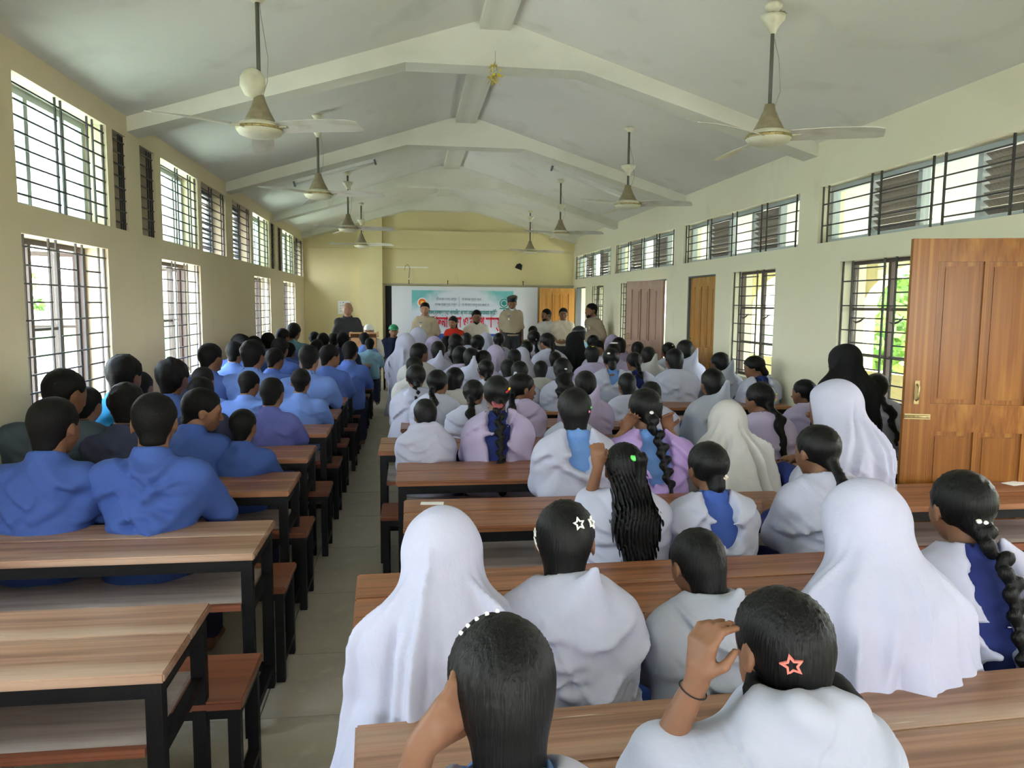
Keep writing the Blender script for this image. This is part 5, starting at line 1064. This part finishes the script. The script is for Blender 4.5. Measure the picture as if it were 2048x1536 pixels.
person('small dark haired girl between the long black hair and black veil',1.765,9.20,1.148,fem=True,hair='under',wrap='shawl',cloth='white',shirt='blue_k',sname='kameez',trousers='blue_k',tname='salwar',sleeve=1.4,seed=86,hyaw=-12,hpitch=5,lean=0.19)
person('boy in dark cap and pale shirt beside the third officer',2.809,12.60,1.361,hair='boy',shirt='teal_light',trousers='slate',hyaw=35,hpitch=11,lean=0.11)
person('bald speaker in dark grey shirt standing beside the lectern',-1.122,14.50,1.730,pose='stand',hair='bald',shirt='charcoal',trousers='slate',yaw=-170,sleeve=1.7,skin='skin_light',arml='front',armr='front',sw=.145,v=.012,hyaw=-5)
person('officer in khaki uniform standing bareheaded left of the banner text',0.311,15.30,1.745,pose='stand',sw=.134,hair='boy',shirt='khaki',trousers='olive',yaw=175,sleeve=.9,arml='behind',armr='behind',v=.012,seed=101,skin='skin_light',hyaw=-2)
person('tall officer in khaki with black beret and pale blue mask',2.023,15.20,1.878,pose='stand',sw=.134,hair='boy',shirt='khaki',trousers='charcoal',yaw=-178,sleeve=.9,v=.012,base=.18,seed=102,hpitch=16,hyaw=-7)
person('bearded man in pale grey shirt before the brown door',2.792,15.60,1.635,pose='stand',sw=.134,hair='boy',shirt='pale',trousers='charcoal',yaw=150,hyaw=-30,sleeve=1.6,arml='front',armr='front',v=.013,seed=103)
person('man in cream patterned shirt right of the bearded man',3.086,15.30,1.659,pose='stand',sw=.134,hair='boy',shirt='cream_print',trousers='charcoal',yaw=160,sleeve=.95,arml='front',armr='front',v=.013,seed=104,hyaw=10)
person('officer in brownish uniform with badge card seen in profile at right',3.360,14.00,1.750,pose='stand',sw=.134,hair='boy',shirt='khaki_dark',trousers='charcoal',yaw=108,sleeve=.9,arml='behind',armr='behind',v=.012,seed=105,hyaw=1)
person('man in green cap and dark navy polo seated facing the pupils',-0.311,15.60,1.293,sw=.142,hair='boy',shirt='navy_polo',trousers='charcoal',yaw=-172,sleeve=.9,arml='lap',armr=((.30,-.02,.80),(.44,.05,.70),(.9,.2,-.3),(0,0,1)),v=.013,seed=106,skin='skin_light',hyaw=-2,hpitch=5,lean=0.06)
person('lady in bright red dress and glasses seated before the banner',0.895,15.90,1.476,fem=True,hair='under',shirt='red',sname='blouse',trousers='red',tname='salwar',yaw=178,sleeve=1.5,arml='lap',armr='lap',v=.012,base=.18,seed=107,skin='skin_light',hyaw=-25,hpitch=13)
person('bearded man in white tunic seated before the banner',1.388,16.00,1.602,hair='boy',shirt='white_k',sname='kurta',trousers='white_k',yaw=180,sleeve=1.6,arml='lap',armr='lap',v=.012,base=.22,seed=108,sw=.14,hyaw=-3,hpitch=12)
person('small man in olive shirt seated right of the tall officer',2.451,15.20,1.297,hair='boy',shirt='olive_grey',trousers='slate',yaw=175,arml='lap',armr='lap',seed=109,v=.015,hyaw=-1,hpitch=10)
person("boy facing the pupils, face just above the lectern's left side",-0.998,15.60,1.319,hair='boy',shirt='pale',trousers='slate',yaw=178,arml='lap',armr='lap',seed=110,v=.013,hyaw=8,hpitch=16)
person('man with white skull cap behind the lectern, arm on his head',-0.763,15.00,1.316,hair='bald',shirt='pale',trousers='slate',yaw=176,arml='lap',armr=((.20,.03,1.0),(.10,-.03,1.13),(-.9,0,.3),(0,1,0)),seed=111,v=.012,skin='skin_light',hyaw=0,hpitch=5)
g2=find('white star clips')
star(g2,(.030,-.09,.045),'clip_white',1.0,.2);star(g2,(.062,-.06,.05),'clip_white',1.0,-.2)
for k in range(3): star(g2,(-.072,-.045+.012*k,.022-.022*k),'clip_white',.7,.3*k)
g7=find('coral star');star(g7,(-.045,-.085,.0),'clip_coral',1.15,.25);star(g7,(.078,-.035,-.005),'clip_coral',1.15,.4)
# black scrunchie wrapped round the low knot
def ring_part(pr,c,R_,r,m,name,tilt=.3,sx_=1.0):
    root,J,p=pr;V=[];F=[];n,k=28,10
    for i in range(n):
        a=6.2832*i/n;rr_=r*(1+.18*math.sin(a*7))
        for j in range(k):
            b=6.2832*j/k;x=(R_+rr_*math.cos(b))*math.cos(a)*sx_;y=(R_+rr_*math.cos(b))*math.sin(a);z=rr_*math.sin(b)+tilt*y
            V.append(tuple(local(J,p,(c[0]+x,c[1]+y,c[2]+z))))
    for i in range(n):
        for j in range(k): F.append((i*k+j,i*k+(j+1)%k,((i+1)%n)*k+(j+1)%k,((i+1)%n)*k+j))
    return link(name,pyd(name,V,F,True),m,root)
ring_part(g7,(.015,-.050,-.076),.073,.018,'black','scrunchie',.32,1.3)
ring_part(find('green hair tie'),(.034,-.100,.060),.026,.011,'clip_green','hair_tie',.2)
g6=find('hand at her face')
for k in range(5): blob(g6,(-.055+.013*k,-.02,.085+.004*k),'clip_white',.0035,.0035,.005,'bead')
g9=find('cream claw clip')
for s in(-1,1):
    for k in(-1,0,1): blob(g9,(.030+s*.012,-.10,-.045+k*.012),'clip_cream',.010,.006,.016,'claw_clip')
blob(find('bare neck'),(-.012,-.10,-.02),'clip_white',.008,.006,.01);blob(find('bare neck'),(.006,-.10,-.024),'clip_white',.008,.006,.01)
g=find('red and yellow clip')
for k in range(4): blob(g,(.040+.012*k,-.085,.022+.007*k),'clip_red' if k<2 else 'clip_yellow',.007,.006,.007)
ring_part(g,(0,-.10,-.045),.022,.012,'cover_maroon','hair_band',.6)
g=find('green and pink clips');blob(g,(.055,-.075,.0),'clip_pink',.007,.006);blob(g,(.062,-.065,.018),'clip_green',.007,.006)
blob(find('violet shawl with braid'),(.0,-.10,-.012),'clip_white',.010,.008,.01)
g=find('long wavy ponytail')
for k,m in enumerate(('clip_yellow','clip_pink','clip_yellow')): blob(g,(.06,-.07,-.01+.016*k),m,.008,.007,.01)
blob(find('blue hair clip'),(-.01,-.09,.045),'clip_blue',.020,.008,.008,'ribbon_clip')
blob(find('in profile facing left'),(.01,-.10,-.045),'clip_yellow',.014,.016,.01,'claw_clip')
g=find('white bow clip');blob(g,(.012,-.10,.01),'clip_white',.014,.007,.01);blob(g,(.014,-.10,-.006),'clip_white',.007,.012,.01)
g=find('hair beads')
for s in(-1,1):
    for k in range(5): blob(g,(s*.065,-.065+.01*k,.0+.014*k),'clip_cream',.004,.004,.006,'bead')
blob(find('butterfly clip'),(-.03,-.085,.05),'clip_cream',.016,.010,.008,'butterfly_clip');blob(find('butterfly clip'),(.05,-.075,.05),'clip_red',.008,.006,.008)
blob(find('gold clip'),(0,-.075,.078),'clip_yellow',.016,.005,.006)
blob(find('tiny white clip'),(.0,-.10,.0),'clip_white',.006,.010,.006)
blob(find('white flower clip'),(.02,-.085,.05),'clip_white',.012,.008,.008)
for s in(0,1): blob(find('white striped'),(0,-.06+.02*s,.085-.004*s),'clip_white',.05,.004,.005,'hair_band')
# faces that show: eyes, lips, caps, beards
def face(pr,eyes=True,beard=0):
    root,J,p=pr
    def ball(c,r,m,name,fl=(1,1,1),par=None):
        V=[];F=[];n,k=10,6
        for i in range(k+1):
            for j in range(n):
                a=math.pi*i/k;b=6.2832*j/n;V.append(tuple(local(J,p,(c[0]+r*fl[0]*math.sin(a)*math.cos(b),c[1]+r*fl[1]*math.sin(a)*math.sin(b),c[2]+r*fl[2]*math.cos(a)))))
        for i in range(k):
            for j in range(n): F.append((i*n+j,i*n+(j+1)%n,(i+1)*n+(j+1)%n,(i+1)*n+j))
        return link(name,pyd(name,V,F,True),m,par or root)
    for s in(-1,1):
        ey=ball((s*.031,.0700,.0),.0112,'eye_white','eye');ball((s*.031,.0768,.0),.0058,'eye_dark','iris',par=ey)
        ball((s*.031,.0835,.021),.015,'hair','eyebrow',(1,.25,.18))
    ball((0,.0935,-.0605),.02,'lip','lips',(1,.25,.32))
    if beard:
        o=isosurf(lambda P:beard_sdf(P,J),J['hc']-.13,J['hc']+.13,.008)
        if o:
            V,Q=o;s=p['s'];V=(V+np.array([0,0,.28]))*s if p['pose']=='stand' else np.stack([V[:,0]*s,V[:,1]*s,.45+(V[:,2]-.45)*s],1)
            link('beard',mesh_from('beard',V,Q),'hair',root)
def beard_sdf(P,J):
    q=(P-J['hc'].astype(np.float32))@J['R']
    d=smin(rc(q,(0,.035,-.052),(0,.066,-.088),.046,.027),rc(q,(0,.03,-.03),(0,.042,-.05),.064,.048,fx=.97),.02)
    d=smax(d,q[:,2]+.045-.9*np.clip(np.abs(q[:,0])-.03,0,1),.006);d=smax(d,-el(q,(0,.10,-.060),(.026,.03,.010)),.004);return smax(d,.01-q[:,1],.01)
def cap(pr,m,kind):
    root,J,p=pr;s=p['s']
    def f(P,J,p):
        q=(P-J['hc'].astype(np.float32))@J['R']
        if kind=='cap':
            d=smax(el(q,(0,-.01,.035),(.088,.106,.088)),.030-q[:,2],.006)
            return smin(d,smax(el(q,(0,.085,.038),(.062,.075,.012)),-q[:,1]+.03,.01),.01)
        if kind=='skull': return smax(el(q,(0,-.013,.03),(.085,.104,.090)),.022-q[:,2],.006)
        d=rc(q,(.0,-.005,.062),(.0,-.012,.098),.086,.094,fy=1.12);d=smax(np.maximum(d,np.abs(q[:,2]-.078+.25*q[:,0])-.038),.040-q[:,2],.01);return smax(d,q[:,2]-.125,.01)
    make_part({'cap':'cap','skull':'skull_cap','beret':'beret'}[kind],f,J,p,np.array(J['hc'])-V3(.16,.2,.1),np.array(J['hc'])+V3(.16,.22,.2),.010,M[m],root)
for k,bd_ in (('bald speaker',0),('standing bareheaded',0),('tall officer in khaki',0),('bearded man in pale',1),('cream patterned',0),('brownish uniform',1),('green cap',0),('bright red dress',0),('white tunic',1),('small man in olive',0),('boy facing the pupils',0),('white skull cap',0),('brown face in profile',0),('turned back towards',0),('brown face turned back',0),('face turned right in profile',0)): face(find(k),beard=bd_)
cap(find('green cap'),'cap_green','cap');cap(find('black beret'),'cap_black','beret');cap(find('white skull cap'),'cap_white','skull');cap(find('dark cap'),'cap_black','cap')
blob(find('black beret'),(-.03,.09,.10),'gold',.012,.014,.006,'cap_badge')
# surgical mask under the chin
r_,J_,p_=find('black beret')
make_part('face_mask',lambda P,J,p:smax(smax(rc((P-J['hc'].astype(np.float32))@J['R'],(0,.02,-.07),(0,.062,-.088),.052,.030),((P-J['hc'].astype(np.float32))@J['R'])[:,2]+.062,.004),.0-((P-J['hc'].astype(np.float32))@J['R'])[:,1],.01),J_,p_,J_['hc']-.13,J_['hc']+.13,.008,M['mask_blue'],r_)
# uniform details: epaulettes, badge, name strip, belt
def plate(pr,c,dx,dy,dz,m,name,rz=0):
    root,J,p=pr;s=p['s'];w=(np.array(c,float)+np.array([0,0,.28 if p['pose']=='stand' else 0]))*s
    o=box(name,(-dx,-dy,-dz),(dx,dy,dz),m,root,bev=.002);o.location=tuple(w);o.rotation_euler=(0,0,rz)
for k in('standing bareheaded','black beret','brownish uniform'):
    pr=find(k)
    for s in(-1,1): plate(pr,(s*.118,.0,.940),.034,.024,.008,'ink_black','epaulette')
    plate(pr,(.065,.118,.845),.028,.004,.007,'ink_blue','name_strip');plate(pr,(.070,.128,.79),.014,.004,.018,'ink_white' if k!='brownish uniform' else 'paper','badge')
    plate(pr,(-.065,.12,.80),.032,.004,.028,'khaki','pocket')
    r_,J_,p_=pr;make_part('belt',lambda P,J,p:smax(torso(P,J,.026,False),np.abs(P[:,2]-.545)-.016,.003),J_,p_,(-.25,-.22,.5),(.25,.22,.59),.010,M['ink_black'],r_)
plate(find('brownish uniform'),(-.02,.15,.77),.022,.003,.034,'paper','card')
r_,J_,p_=find('bright red dress')
for s in(-1,1):
    V=[tuple(local(J_,p_,(s*.031+.019*math.cos(a),.098,.0+.015*math.sin(a)))) for a in np.linspace(0,6.28,17)[:-1]];tube('spectacles',V,.002,'gold',r_,n=5,closed=True)
# thread round the raised wrist
r_,J_,p_=find('coral star');w=np.array(J_['l'][2]);e=w-np.array(J_['l'][1]);e/=np.linalg.norm(e);w=w-e*.02;u=np.cross(e,(0,1,0));u/=np.linalg.norm(u);q=np.cross(e,u);s=p_['s']
V=[w+.0262*(u*math.cos(a)+q*math.sin(a)) for a in np.linspace(0,6.2832,19)[:-1]];tube('wrist_thread',[(v_[0]*s,v_[1]*s,.45+(v_[2]-.45)*s) for v_ in V],.0014,'ink_black',r_,n=5,closed=True)
